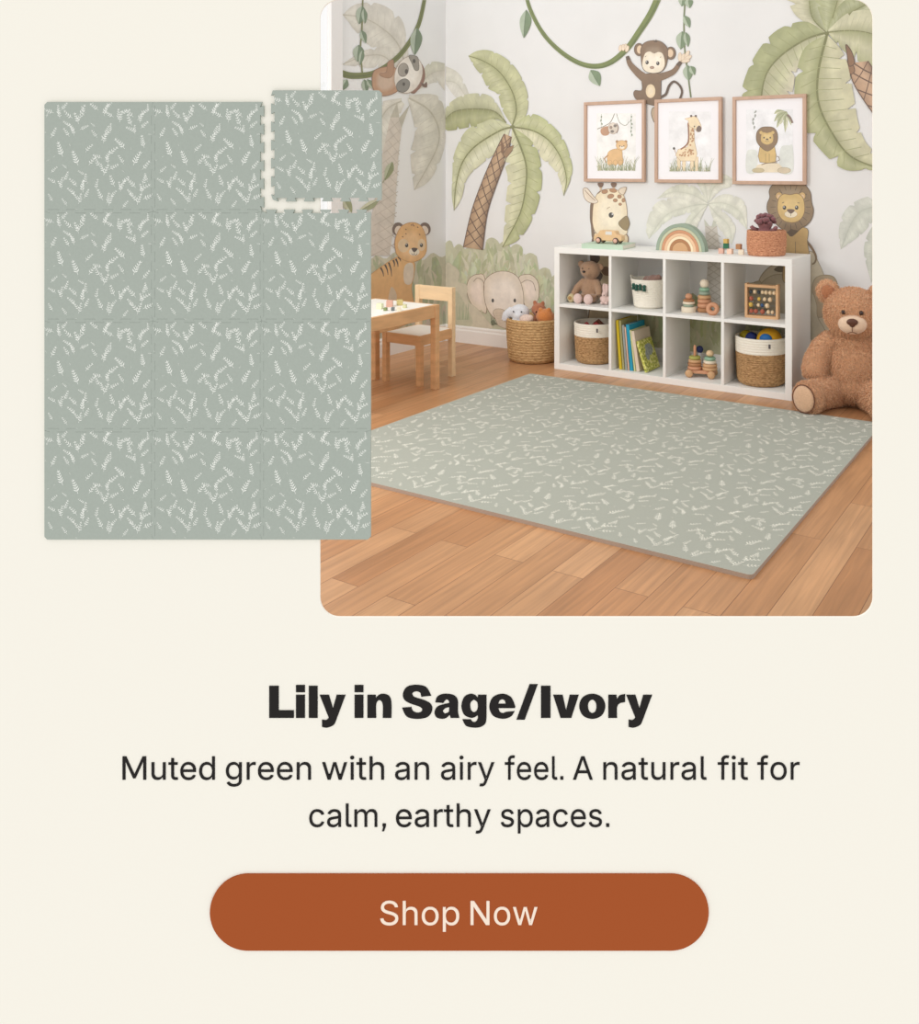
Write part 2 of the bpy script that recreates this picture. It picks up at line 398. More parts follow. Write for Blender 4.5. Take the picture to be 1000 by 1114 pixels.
# ------------------------------------------------------------------ raised lettering and the pill-shaped sign
GLYPHS = {'A':(480,"16,0 201,509 276,509 463,0 395,0 344,142 134,142 85,0","154,199 191,302 238,440 287,302 324,199"),
'L':(393,"60,0 60,509 125,509 125,57 361,57 361,0"),
'S':(447,"224,-9 197,-8 149,1 128,9 108,19 91,31 76,45 64,60 54,77 46,96 41,115 38,137 104,137 110,110 123,88 142,71 166,59 194,52 224,49 257,52 272,55 299,66 321,82 336,102 345,126 345,151 338,171 325,186 307,199 296,205 245,222 184,239 154,249 128,260 105,274 86,289 71,307 60,326 54,348 52,372 53,393 58,413 65,431 75,448 87,463 102,476 119,488 138,498 158,506 180,511 227,516 275,511 316,498 334,488 351,476 365,463 377,449 387,433 399,397 401,378 337,378 334,396 326,412 316,426 286,447 267,453 247,457 225,459 194,456 167,448 145,435 136,427 123,409 118,398 115,376 116,363 119,352 124,342 139,326 158,313 212,293 264,279 312,264 359,238 379,220 395,198 401,185 405,171 408,139 407,118 403,99 396,81 386,64 374,48 360,34 343,21 302,2 278,-4 252,-8"),
'a':(389,"160,-9 142,-8 110,-1 80,12 57,32 40,58 31,90 31,123 38,150 43,161 50,171 67,187 89,199 125,211 178,220 234,227 265,235 276,257 271,288 262,304 256,311 240,322 220,329 196,331 171,329 149,322 118,301 100,274 41,291 48,308 67,335 104,364 133,375 163,382 194,384 239,379 275,367 296,353 315,333 329,306 336,272 337,0 277,0 277,52 272,52 252,25 236,12 215,1 190,-6 176,-8","170,45 187,46 216,53 239,66 257,83 269,104 275,126 276,190 259,182 200,171 175,168 134,159 110,145 103,139 98,132 93,115 92,95 102,72 107,66 121,56 139,49 159,46"),
'c':(396,"207,-8 182,-7 159,-2 137,6 117,16 98,30 82,46 68,64 56,85 46,108 40,133 36,159 34,187 36,216 40,243 46,268 56,291 68,312 82,330 98,346 117,360 137,371 159,378 182,383 234,383 272,373 305,356 324,341 347,312 358,289 362,277 303,262 290,289 270,311 242,325 207,330 189,329 173,325 158,319 145,310 134,300 115,274 103,242 97,206 97,169 99,151 108,117 115,102 134,76 145,66 158,57 173,51 207,46 243,52 271,66 292,89 304,117 363,102 354,78 334,46 306,21 285,9 261,-1 221,-8"),
'd':(424,"195,-8 172,-7 130,5 111,16 94,29 79,45 66,64 55,84 46,108 39,133 35,160 35,218 39,245 46,270 55,293 66,313 79,332 112,361 131,371 151,378 173,383 213,384 241,378 263,367 287,346 306,319 311,319 311,509 372,509 372,0 313,0 313,59 307,59 287,31 263,10 241,-1 227,-5 212,-7","205,47 221,48 236,51 250,57 263,65 284,86 293,100 305,132 309,150 312,189 309,229 300,263 293,278 275,302 251,320 221,329 187,329 157,319 133,301 115,276 108,261 99,227 96,189 99,151 103,133 115,101 134,76 145,66 158,57 172,51 188,48"),
'e':(404,"212,-8 185,-7 161,-2 138,6 117,16 98,30 82,46 68,64 56,85 46,108 35,159 35,215 39,242 46,267 55,290 67,311 81,329 97,346 115,359 135,370 157,378 180,383 221,384 251,379 280,368 294,361 319,341 331,329 350,299 363,263 368,242 371,194 371,169 97,169 97,157 104,122 110,106 118,92 128,80 151,61 179,50 195,47 234,48 263,56 278,66 292,80 306,105 365,91 353,63 335,39 311,19 283,4 249,-5 231,-7","99,221 97,226 103,256 109,270 125,294 135,304 159,321 173,326 189,329 222,329 237,326 263,314 283,294 298,269 307,237 308,221"),
'f':(254,"228,379 228,327 6,327 6,379","81,0 82,447 84,461 89,474 104,496 113,505 135,519 161,527 187,530 222,527 243,521 227,468 215,472 195,474 182,473 162,466 154,460 145,443 142,431 142,0"),
'g':(425,"207,-151 168,-148 134,-140 105,-127 82,-110 64,-91 51,-69 101,-41 128,-72 154,-88 178,-95 192,-97 229,-96 249,-92 267,-85 282,-75 295,-62 304,-47 310,-28 311,68 306,68 287,41 263,21 241,11 212,5 173,6 152,10 132,17 113,27 95,39 80,53 55,90 46,112 39,136 35,163 35,220 39,246 46,271 55,293 66,314 80,332 95,347 112,361 131,371 173,383 213,384 228,382 253,373 273,360 288,346 308,319 313,319 313,379 372,379 371,-32 367,-54 360,-73 350,-90 338,-104 324,-117 291,-136 251,-147 229,-150","205,59 222,60 237,63 251,68 264,75 275,84 285,95 300,121 309,154 312,172 312,212 305,248 300,264 285,291 275,303 251,320 222,329 188,329 158,320 145,312 134,302 115,277 103,246 97,212 97,173 99,155 103,138 116,108 124,96 134,85 158,68 172,63 188,60"),
'h':(410,"114,227 114,0 53,0 53,509 114,509 114,287 102,287 112,312 124,332 137,349 152,362 169,372 187,379 207,383 246,383 280,376 295,369 309,360 321,349 332,336 341,321 348,304 353,285 356,264 357,0 296,0 295,256 290,275 283,291 273,304 260,315 246,323 229,328 197,328 184,326 161,317 150,311 141,303 126,283 117,257 114,243"),
'i':(167,"53,0 53,379 114,379 114,0","84,443 67,446 60,449 48,461 42,475 42,491 44,499 48,506 60,517 67,521 84,524 100,521 114,512 123,499 126,491 126,475 119,461 107,449 92,444"),
'l':(189,"139,-2 119,-1 101,3 86,10 74,20 65,33 58,47 54,65 53,509 114,509 115,77 120,62 130,54 146,52 170,54 181,3 162,-1"),
'm':(610,"53,0 53,379 112,379 112,295 108,295 112,310 132,346 161,370 195,384 219,386 239,385 257,380 273,372 287,361 299,347 309,331 316,308 322,321 337,343 368,369 394,380 422,385 453,385 468,383 497,372 510,364 522,354 541,328 548,313 553,296 556,276 557,0 496,0 496,254 494,273 490,289 483,302 473,313 460,321 447,326 419,330 406,330 374,320 365,314 351,299 345,290 338,270 335,247 335,0 274,0 273,275 269,288 262,301 253,311 242,320 229,326 215,329 188,330 168,325 148,314 132,299 121,278 114,253 114,0"),
'n':(410,"114,227 114,0 53,0 53,379 112,379 112,287 102,287 112,312 124,332 137,349 152,362 169,372 187,379 207,383 246,383 280,376 295,369 309,360 321,349 332,336 341,321 348,304 353,285 356,264 357,0 296,0 295,256 290,275 283,291 273,304 260,315 246,323 229,328 197,328 184,326 161,317 150,311 141,303 126,283 117,257 114,243"),
'o':(415,"207,-8 182,-7 159,-2 137,6 117,16 98,30 82,46 68,64 56,85 46,108 40,133 36,159 34,187 36,216 40,243 46,268 56,291 68,312 82,330 98,346 117,360 137,371 159,378 182,383 233,383 256,378 278,371 299,360 317,346 333,330 347,312 359,291 369,268 376,243 380,216 380,159 376,133 369,108 359,85 347,64 333,46 317,30 299,16 278,6 256,-2 233,-7","207,46 242,51 257,57 282,76 300,102 307,117 316,151 319,187 316,224 307,258 300,274 282,300 257,319 242,325 226,329 189,329 173,325 158,319 145,310 134,300 115,274 103,242 97,206 97,169 99,151 108,117 115,102 134,76 145,66 158,57 173,51 189,48"),
'p':(424,"53,-143 53,379 112,379 112,319 118,319 137,346 161,367 183,378 212,384 252,383 274,378 294,371 313,361 330,347 345,332 359,313 370,293 379,270 385,245 389,218 389,160 385,133 379,108 370,84 359,64 346,45 330,29 313,16 294,5 274,-2 252,-7 213,-7 198,-5 173,4 153,17 138,31 118,59 114,59 114,-143","220,47 237,48 253,51 267,57 291,76 301,88 309,101 321,133 325,151 328,189 325,227 316,261 301,290 280,311 267,319 253,325 237,329 203,329 174,320 161,312 140,291 125,263 116,229 113,210 113,169 120,132 125,115 140,86 150,75 174,57 188,51 204,48"),
'r':(259,"53,0 53,379 112,379 112,321 115,321 130,347 140,358 166,375 196,384 243,384 243,322 207,326 182,323 159,315 149,309 132,293 121,273 114,250 114,0"),
's':(365,"182,-8 145,-5 128,-2 112,3 84,18 72,27 53,50 45,63 36,94 94,107 105,79 124,60 150,49 165,46 200,46 232,55 244,62 255,71 267,91 267,112 265,121 254,136 237,147 212,155 125,177 104,186 87,196 72,208 61,222 53,237 48,255 48,290 51,305 57,319 65,332 87,354 100,363 131,377 167,384 206,384 239,378 267,366 290,349 307,328 314,316 324,290 268,277 264,288 243,316 232,323 219,328 187,333 171,332 156,329 143,324 131,317 121,308 114,299 110,289 110,267 112,258 117,250 124,243 144,232 172,223 254,202 275,194 292,183 306,171 317,158 325,142 330,125 330,90 321,61 302,35 290,24 260,6 223,-5 203,-7"),
't':(227,"204,379 204,327 6,327 6,379","65,471 126,471 128,76 136,61 142,56 159,51 185,51 202,54 213,2 192,-3 145,-3 125,2 107,10 92,21 80,35 72,52 67,71 65,93"),
'u':(410,"182,-5 146,-1 130,4 115,11 101,20 89,31 78,44 69,59 62,76 57,95 54,116 53,379 114,379 115,123 119,105 127,89 137,75 150,64 164,56 181,52 200,50 226,53 249,62 268,77 283,97 289,109 293,122 296,153 296,379 357,379 357,0 298,0 298,92 307,92 297,67 286,47 272,30 257,17 240,7 222,0 203,-4"),
'v':(389,"163,0 17,379 84,379 165,155 187,87 206,21 184,21 224,155 305,379 371,379 226,0"),
'w':(567,"138,0 23,379 87,379 154,137 175,41 165,41 186,135 206,214 252,379 316,379 362,214 382,136 402,41 391,41 413,135 480,379 545,379 429,0 368,0 305,225 277,338 291,338 263,225 199,0"),
'y':(389,"47,-139 61,-86 104,-89 118,-84 136,-67 151,-36 163,-1 17,379 84,379 165,155 187,87 206,21 184,21 202,87 224,155 305,379 371,379 198,-72 177,-107 159,-124 139,-136 117,-143 91,-145 65,-143")}

GLYPHS['M'] = (628, "60,0 60,509 140,509 314,120 488,509 568,509 568,0 504,0 504,400 340,30 288,30 124,400 124,0")
GLYPHS['N'] = (523, "60,0 60,509 134,509 399,115 399,509 463,509 463,0 389,0 124,394 124,0")
GLYPHS['.'] = (188, "58,0 58,74 130,74 130,0")
GLYPHS[','] = (188, "62,74 136,74 136,10 96,-96 50,-96 80,10 62,10")
def inside(p, poly):
    r = False
    for (x0, y0), (x1, y1) in zip(poly, poly[1:]+poly[:1]):
        if (y0 > p[1]) != (y1 > p[1]) and p[0] < (x1-x0)*(p[1]-y0)/(y1-y0)+x0: r = not r
    return r
def fill_contours(bm, cs, T, z0, z1):
    """raised shape from outer outlines and their holes"""
    hole = [any(k != i and inside(c[0], o) for k, o in enumerate(cs)) for i, c in enumerate(cs)]
    for i, c in enumerate(cs):
        if hole[i]: continue
        grp = [c]+[h for k, h in enumerate(cs) if hole[k] and inside(h[0], c)]
        al = [p for g in grp for p in g]
        tri = tessellate_polygon([[Vector((*p, 0)) for p in g] for g in grp])
        hi = [bm.verts.new(T @ Vector((*p, z1))) for p in al]; lo = [bm.verts.new(T @ Vector((*p, z0))) for p in al]
        for t_ in tri:
            try: bm.faces.new([hi[k] for k in t_])
            except ValueError: pass
        n0 = 0
        for g in grp:
            for k in range(len(g)):
                a, b_ = n0+k, n0+(k+1) % len(g)
                try: bm.faces.new((lo[a], lo[b_], hi[b_], hi[a]))
                except ValueError: pass
            n0 += len(g)
def letter_object(name, bm, col, parent=None):
    bmesh.ops.recalc_face_normals(bm, faces=bm.faces)
    me = bpy.data.meshes.new(name); bm.to_mesh(me); bm.free(); me.materials.append(mat('ink_%d' % (col[0]), col, .95, spec=.03))
    o = bpy.data.objects.new(name, me); C.objects.link(o)
    if parent: o.parent = parent
    return o
def lettering(name, words, base, cap, col, lift=.0, parent=None):
    """words: (text, left, right); every word keeps its measured width"""
    bm = bmesh.new(); ky = cap/509
    for text, x0, x1 in words:
        cur = 0; cs = []
        for ch in text:
            adv, *cc = GLYPHS[ch]
            cs.append([[(cur+float(a), float(b_)) for a, b_ in (q.split(',') for q in c.split())] for c in cc]); cur += adv
        xs = [p[0] for g in cs for c in g for p in c]; a, b_ = min(xs), max(xs); kx = (x1-x0)/(b_-a)
        for g in cs:
            fill_contours(bm, [[(x0+(p[0]-a)*kx, base-p[1]*ky) for p in c] for c in g], bT, lift, lift+.0008)
    return letter_object(name, bm, col, parent)
def contour(pts, k=5):
    """outline points; a third value marks a point the line flows through smoothly"""
    n = len(pts); out = []
    for i in range(n):
        p1, p2 = pts[i], pts[(i+1) % n]; s1, s2 = len(p1) > 2, len(p2) > 2
        out.append((p1[0], p1[1]))
        if not (s1 or s2): continue
        p0 = pts[i-1] if s1 else p1; p3 = pts[(i+2) % n] if s2 else p2
        for j in range(1, k):
            t = j/k
            out.append(tuple(.5*((2*p1[a])+(-p0[a]+p2[a])*t+(2*p0[a]-5*p1[a]+4*p2[a]-p3[a])*t*t+(-p0[a]+3*p1[a]-3*p2[a]+p3[a])*t**3) for a in (0, 1)))
    return out
Y = [[(420, 138), (487, 138), (516, 235), (543, 138), (608, 138), (542, 315), (522, 355, 1), (475, 375, 1), (437, 370), (437, 318), (468, 320, 1), (486, 303)]]
N_ = [[(766, 138), (826, 138), (828, 160), (850, 138, 1), (885, 131, 1), (925, 148, 1), (940, 195, 1), (940, 305), (877, 305), (877, 205, 1), (853, 176, 1), (830, 205, 1), (830, 305), (766, 305)]]
HEAD = [
 (285, [[(54, 73), (123, 73), (123, 250), (233, 250), (233, 305), (54, 305)]]), (285, [[(248, 67), (313, 67), (313, 119), (248, 119)]]), (285, [[(248, 138), (313, 138), (313, 305), (248, 305)]]),
 (285, [[(341, 73), (405, 73), (405, 305), (341, 305)]]), (285, Y),
 (285, [[(673, 67), (737, 67), (737, 119), (673, 119)]]), (285, [[(673, 138), (737, 138), (737, 305), (673, 305)]]), (285, N_),
 (430, [[(190, 152), (182, 122, 1), (155, 112, 1), (128, 122, 1), (128, 142, 1), (150, 158, 1), (215, 178, 1), (262, 208, 1), (268, 255, 1), (235, 298, 1), (160, 312, 1), (85, 295, 1), (51, 232), (117, 226), (130, 255, 1), (163, 268, 1), (192, 258, 1), (195, 236, 1), (170, 220, 1), (110, 200, 1), (65, 170, 1), (58, 122, 1), (90, 78, 1), (155, 66, 1), (225, 82, 1), (262, 144)]]),
 (430, [[(291, 192), (303, 155, 1), (335, 135, 1), (380, 131, 1), (430, 143, 1), (455, 180, 1), (456, 260, 1), (466, 305), (403, 305), (396, 283), (370, 305, 1), (335, 311, 1), (298, 298, 1), (286, 262, 1), (305, 225, 1), (350, 207, 1), (393, 198), (388, 178, 1), (370, 172, 1), (350, 196)],
        [(393, 227), (365, 234, 1), (347, 254, 1), (360, 273, 1), (388, 262, 1)]]),
 (430, [[(601, 138), (663, 138), (663, 300), (655, 345, 1), (620, 370, 1), (570, 375, 1), (515, 362, 1), (488, 316), (548, 316), (562, 333, 1), (585, 333, 1), (599, 310, 1), (599, 285), (575, 300, 1), (545, 303, 1), (500, 280, 1), (481, 218, 1), (500, 155, 1), (545, 131, 1), (580, 140, 1), (600, 160)],
        [(571, 172), (550, 190, 1), (545, 218, 1), (552, 250, 1), (572, 265, 1), (593, 250, 1), (600, 218, 1), (594, 188, 1)]]),
 (430, [[(869, 234), (749, 234), (760, 262, 1), (782, 271, 1), (808, 262, 1), (867, 257), (838, 296, 1), (778, 311, 1), (710, 288, 1), (683, 222, 1), (710, 155, 1), (778, 131, 1), (840, 155, 1), (869, 215, 1)],
        [(749, 203), (803, 203), (795, 180, 1), (777, 170, 1), (758, 180, 1)]]),
 (565, [[(75, 61), (135, 61), (40, 318), (-20, 318)]]), (565, [[(158, 73), (227, 73), (227, 305), (158, 305)]]),
 (565, [[(246, 138), (315, 138), (340, 250), (366, 138), (432, 138), (378, 305), (300, 305)]]),
 (565, [[(530, 131, 1), (598, 155, 1), (625, 220, 1), (598, 287, 1), (530, 312, 1), (462, 287, 1), (435, 220, 1), (462, 155, 1)], [(530, 172, 1), (507, 188, 1), (499, 220, 1), (507, 255, 1), (530, 271, 1), (553, 255, 1), (560, 220, 1), (552, 188, 1)]]),
 (565, [[(646, 138), (705, 138), (709, 170), (730, 142, 1), (768, 133), (768, 190), (728, 200, 1), (710, 230, 1), (710, 305), (646, 305)]]),
 (565-.0, [[(p[0]+356, *p[1:]) for p in Y[0]]]),
]
INK = (44, 42, 41)
bm_ = bmesh.new()
for x0, cs in HEAD:
    fill_contours(bm_, [[(x0+x*.15, 735+y*.15) for x, y in contour(c)] for c in cs], bT, 0, .0008)
tag(letter_object('headline_lettering', bm_, INK), 'large heavy black headline lettering reading Lily in Sage/Ivory on the cream wall', 'lettering')
tag(lettering('body_lettering', [('Muted', 133.5, 234), ('green', 246, 338.5), ('with', 350.7, 418), ('an', 430, 467), ('airy', 480, 538), ('feel.', 549.4, 613),
    ('A', 623.5, 645), ('natural', 656.5, 769), ('fit', 781, 814), ('for', 824, 870)], 848, 25.3, INK),
    'long thin line of black lettering starting with Muted green, under the headline', 'lettering')
tag(lettering('body_lettering', [('calm,', 336.6, 420), ('earthy', 431, 534), ('spaces.', 545, 663)], 899.3, 25.3, INK),
    'short thin line of black lettering reading calm, earthy spaces. above the rust sign', 'lettering')
M_rust = mat('rust_enamel', (168, 86, 46), .9, spec=.05)
btn = MB().prism(rrect(229, 950, 771, 1033, 41.5, 16), bT, .002).build('pill_sign', M_rust)
tag(btn, 'rust-orange pill-shaped sign with pale Shop Now lettering on the cream wall', 'sign')
lettering('sign_lettering', [('Shop', 414.3, 500), ('Now', 512.3, 585)], 1004.5, 26, (250, 232, 214), .002, btn)

# ------------------------------------------------------------------ sage puzzle mat tiles on the display wall
def sprig(x, y, a, L, n=5, lw=.3):
    """stem with paired leaves; returns polygons"""
    out = []; a = math.radians(a); dx, dy = math.cos(a), math.sin(a); cv = random.uniform(-.25, .25)
    w_ = L*.016
    pts = []
    for i in range(n+1):
        t = i/n; bend = cv*L*t*t
        pts.append((x+dx*L*t-dy*bend, y+dy*L*t+dx*bend))
    for p, q in zip(pts, pts[1:]):
        out.append([(p[0]-dy*w_, p[1]+dx*w_), (p[0]+dy*w_, p[1]-dx*w_), (q[0]+dy*w_, q[1]-dx*w_), (q[0]-dy*w_, q[1]+dx*w_)])
    def leaf(p, an, l):
        ux, uy = math.cos(an), math.sin(an); ww = l*.14
        out.append([p, (p[0]+ux*l*.45-uy*ww, p[1]+uy*l*.45+ux*ww), (p[0]+ux*l, p[1]+uy*l), (p[0]+ux*l*.45+uy*ww, p[1]+uy*l*.45-ux*ww)])
    for i in range(1, n+1):
        l = L*lw*(1.05-.45*i/n)
        leaf(pts[i], a+.85, l); leaf(pts[i], a-.85, l)
    leaf(pts[-1], a, L*lw*.7)
    return out
def leaf_pattern():
    P = []
    clusters = [(.12, .15, .11), (.29, .28, .17), (.53, .12, .1), (.67, .19, .12), (.85, .27, .17), (.52, .38, .12), (.56, .64, .16), (.14, .8, .12), (.33, .92, .2), (.57, .95, .12), (.68, .83, .13), (.87, .93, .2)]
    for x, y, L in clusters:
        tall = L > .14; n_ = 8 if tall else 4; hh = .105 if tall else .05; ww = .045
        y -= L*.5
        for j in range(n_):
            v = (j+.5)/n_*2-1
            P += sprig(x+ww*math.cos(j*2.4)*math.sqrt(1-v*v*.6), y+v*hh+.02, -90+50*math.cos(j*2.4+.6)+random.uniform(-20, 20), random.uniform(.07, .095), 4, .36)
    for x, y, a, L in [(.17, .5, 245, .12), (.31, .58, 250, .12), (.74, .43, 235, .11), (.82, .58, -70, .12), (.9, .62, -45, .09), (.41, .58, -60, .09), (.38, .46, -60, .08), (.06, .33, -60, .09),
            (.23, .32, 240, .08), (.38, .1, 225, .06), (.06, .65, -50, .07), (.21, .61, 230, .05), (.73, .57, 250, .08), (.47, .23, 230, .045), (.61, .28, -100, .07), (.92, .42, 250, .1), (.37, .67, 225, .06),
            (.95, .73, 245, .07), (.48, .8, -95, .08), (.08, .91, 235, .07), (.21, .95, 240, .07), (.72, .97, -55, .07), (.95, .09, -80, .06), (.99, .3, 200, .03), (.02, .14, -80, .04)]:
        P += sprig(x, y, a, L, 4 if L < .1 else 5, .34)
    for x, y in [(.02, .29), (.02, .54), (.08, .51), (.23, .38), (.8, .41), (.74, .64), (.41, .73), (.94, .2), (.91, .46), (.77, .09), (.43, .02), (.31, .985), (.56, .01)]:
        P += sprig(x, y, random.uniform(0, 360), .02, 2, .5)
    return [q for q in P if all(.003 < x < .997 and .003 < y < .997 for x, y in q)]
PATTERN = leaf_pattern()
M_foam = mat('sage_foam', (173, 181, 172), .95, 'mottle', scale=300, var=.02, bump=.1, spec=.05)
M_leaf = mat('ivory_print', (246, 248, 241), .95, spec=.05)
TW, THh, NT = 118.0, 118.75, 6
def dovetail(a, b, sgn):
    """interlocking edge between two points"""
    dx, dy = b[0]-a[0], b[1]-a[1]; L = math.hypot(dx, dy); ux, uy = dx/L, dy/L; nx, ny = -uy*sgn, ux*sgn
    out = [a]; p = L/NT; d = 1.9
    for i in range(NT):
        c0 = p*(i+.5)
        for s_, h in ((-.21, -1), (-.3, 1), (.3, 1), (.21, -1)):
            out.append((a[0]+ux*(c0+p*s_)+nx*h*d, a[1]+uy*(c0+p*s_)+ny*h*d))
        if i < NT-1: pass
    out[0] = a; out.append(b)
    return out
def tile_outline(i, j, ox=0, oy=0):
    x0, y0 = 50+TW*i+ox, 111+THh*j+oy; x1, y1 = x0+TW, y0+THh; e = []
    r = 3
    e += [(x0+(r if (i, j) == (0, 0) else 0), y0), (x1-(r if (i, j) == (2, 0) else 0), y0)] if j == 0 else dovetail((x0, y0), (x1, y0), -1)
    e += [(x1, y0+(r if (i, j) == (2, 0) else 0)), (x1, y1-(r if (i, j) == (2, 3) else 0))] if i == 2 else dovetail((x1, y0), (x1, y1), -1)
    e += [(x1-(r if (i, j) == (2, 3) else 0), y1), (x0+(r if (i, j) == (0, 3) else 0), y1)] if j == 3 else list(reversed(dovetail((x0, y1), (x1, y1), -1)))
    e += [(x0, y1-(r if (i, j) == (0, 3) else 0)), (x0, y0+(r if (i, j) == (0, 0) else 0))] if i == 0 else list(reversed(dovetail((x0, y0), (x0, y1), -1)))
    out = []
    for p in e:
        if not out or math.dist(p, out[-1]) > .01: out.append(p)
    if math.dist(out[0], out[-1]) < .01: out.pop()
    cx, cy = (x0+x1)/2, (y0+y1)/2
    return [(cx+(p[0]-cx)*.9985, cy+(p[1]-cy)*.9985) for p in out], x0, y0
rows = ['top', 'second', 'third', 'bottom']; cols_ = ['left', 'middle', 'right']
for j in range(4):
    for i in range(3):
        loose = (i, j) == (2, 0)
        out, x0, y0 = tile_outline(i, j, *((12, -12.5) if loose else (0, 0)))
        mb = MB(); th = .0035; lift = .0008 if loose else .0
        mb.prism(out, bT @ Matrix.Translation((0, 0, lift)), th); nf = len(mb.bm.faces)
        for k_, q in enumerate(PATTERN):
            zz = .0001+(k_ % 97)*.000002
            vs = [mb.bm.verts.new(bT @ Vector((x0+x*TW, y0+y*THh, lift+th+zz)) ) for x, y in q]
            mb.bm.faces.new(vs)
        mb.bm.faces.ensure_lookup_table()
        for f in mb.bm.faces[nf:]: f.material_index = 1
        o = mb.build('foam_tile', [M_foam, M_leaf])
        if loose: lb = 'loose sage foam puzzle tile with ivory sprigs, set apart at the upper right corner'
        else: lb = 'sage foam puzzle tile in the %s row, %s column of the joined wall mat' % (rows[j], cols_[i])
        if (i, j) == (1, 0): lb = 'sage foam puzzle tile with bared dovetail teeth, top row right beside the loose tile'
        if (i, j) == (2, 1): lb = 'sage foam puzzle tile directly under the loose tile, with bared teeth on top'
        tag(o, lb, 'foam tile', 'sage puzzle tiles on the display wall')

# ------------------------------------------------------------------ mat on the floor
MX0, MX1, MY0, MY1, MT = 1.137, 3.165, -2.385, -.59, .014
mb = MB(); mb.prism(rrect(MX0, MY0, MX1, MY1, .015, 5), Matrix.Identity(4), MT); nf = len(mb.bm.faces)
nx_, ny_ = 4, 4; ax, ay = (MX1-MX0)/nx_, (MY1-MY0)/ny_
for i in range(nx_):
    for j in range(ny_):
        for k_, q in enumerate(PATTERN):
            mb.bm.faces.new([mb.bm.verts.new((MX0+(i+x)*ax, MY1-(j+y)*ay, MT+.0003+(k_ % 97)*.000006)) for x, y in q])
mb.bm.faces.ensure_lookup_table()
for f in mb.bm.faces[:nf]:
    f.normal_update()
    if abs(f.normal.z) < .5: f.material_index = 2
for f in mb.bm.faces[nf:]: f.material_index = 1
M_mat = mat('sage_mat', (167, 169, 158), .8, 'mottle', scale=120, var=.02, bump=.1, spec=.25)
M_leaf2 = mat('ivory_mat_print', (240, 238, 226), .8, spec=.25)
tag(mb.build('play_mat', [M_mat, M_leaf2, mat('mat_edge', (176, 158, 144), .9)]), 'large sage green play mat with ivory sprigs lying on the wooden floor', 'play mat')
# ------------------------------------------------------------------ mural painted on the walls
K = lin
GR = K((150, 158, 110)); GRD = K((112, 122, 66)); GRL = K((205, 205, 170)); CRM = K((228, 222, 200))
def ghost(a): return mix(K((214, 208, 196)), a, .0)
# --- pale palm on the left wall (plane of the left wall, stops at the corner)
gL, gM, gD = K((210, 205, 194)), K((200, 195, 182)), K((184, 178, 162))
d = Draw('left', .001).frame(345, 0, .16)
d.frond([(640, 620), (560, 320), (440, 190), (310, 120), (175, 100)], [(640, 620), (600, 200), (520, 80), (400, 20), (260, 30), (175, 100)], [(600, 620), (480, 350), (370, 320), (250, 200), (225, 165), (175, 100)], gL, mix(gL, gM, .5), gM, notch=5, vein=gD)
d.frond([(620, 620), (480, 400), (330, 380), (170, 440)], [(620, 600), (520, 350), (330, 340), (170, 440)], [(610, 640), (450, 480), (330, 460), (170, 440)], mix(gL, gM, .3), gL, gM, notch=4, vein=gD)
d.frond([(640, 620), (780, 500), (868, 480)], [(640, 600), (760, 430), (868, 430)], [(640, 640), (800, 560), (868, 620)], K((200, 198, 180)), gL, gM, notch=3, vein=gD)
d.frame(340, 0, .3232)
d.frond([(325, 330), (400, 380), (425, 480), (343, 640)], [(325, 320), (430, 330), (447, 480), (400, 600), (343, 640)], [(320, 330), (345, 440), (330, 520), (343, 640)], gL, gL, gM, notch=4, vein=gD)
d.frond([(300, 340), (250, 370), (210, 450), (170, 600)], [(300, 330), (220, 350), (170, 430), (170, 600)], [(310, 350), (280, 420), (235, 520), (170, 600)], gL, gL, gM, notch=4, vein=gD)
d.poly([(262, 395), (305, 395), (290, 520), (275, 750), (260, 860), (170, 860), (205, 700), (235, 520)], K((206, 196, 184)), smooth=False)
for i in range(13):
    y = 400+i*35
    d.stroke([(262-(y-400)*.12, y), (296-(y-400)*.05, y+50)], 2.2, K((186, 174, 160)), smooth=False); d.stroke([(300-(y-400)*.05, y), (250-(y-400)*.14, y+45)], 2.2, K((186, 174, 160)), smooth=False)
d.poly([(262, 395), (285, 345), (292, 395)], gD, smooth=False); d.poly([(290, 400), (328, 352), (300, 430)], gD, smooth=False)
tag(d.build('mural_palm'), 'faded grey-beige palm painted on the left wall behind the sloth', 'mural painting', 'painted palms')
# tail of that palm on the back wall
d = Draw('back', .001).frame(470, 40, .16)
d.frond([(94, 300), (180, 330), (290, 520)], [(94, 200), (200, 270), (300, 520)], [(94, 320), (150, 400), (280, 530)], K((214, 212, 200)), K((218, 215, 206)), K((206, 204, 190)), notch=2, vein=K((196, 194, 180)))
tag(d.build('mural_frond'), 'small faded leaf tip painted on the back wall just right of the room corner', 'mural painting')

# --- vines and sloth, left wall
VN, VND, LF, LFD = K((110, 118, 52)), K((86, 94, 38)), K((150, 166, 140)), K((104, 124, 96))
def vleaf(d, x, y, a, L, W, c=LF, c2=LFD):
    a = math.radians(a); ux, uy = math.cos(a), math.sin(a)
    P = lambda t, w_: (x+ux*L*t-uy*W*w_, y+uy*L*t+ux*W*w_)
    d.poly([P(0, 0), P(.3, .45), P(.65, .4), P(1, 0), P(.65, 0), P(.3, 0)], mix(c, (1, 1, 1), .12)); d.poly([P(0, 0), P(.3, -.5), P(.65, -.42), P(1, 0), P(.65, .02), P(.3, .02)], c2)
    d.stroke([P(0, 0), P(.5, .03), P(1, 0)], L*.03, mix(c2, (0, 0, 0), .3))
d = Draw('left', .0035).frame(345, 0, .16)
d.stroke([(735, -20), (690, 170), (600, 330), (500, 430), (380, 500), (250, 515), (170, 500)], (24, 46), VN, c2=mix(VN, VND, .5))
d.stroke([(735, -20), (690, 170), (600, 330), (500, 430), (380, 500), (250, 520), (170, 510)], (6, 12), VND)
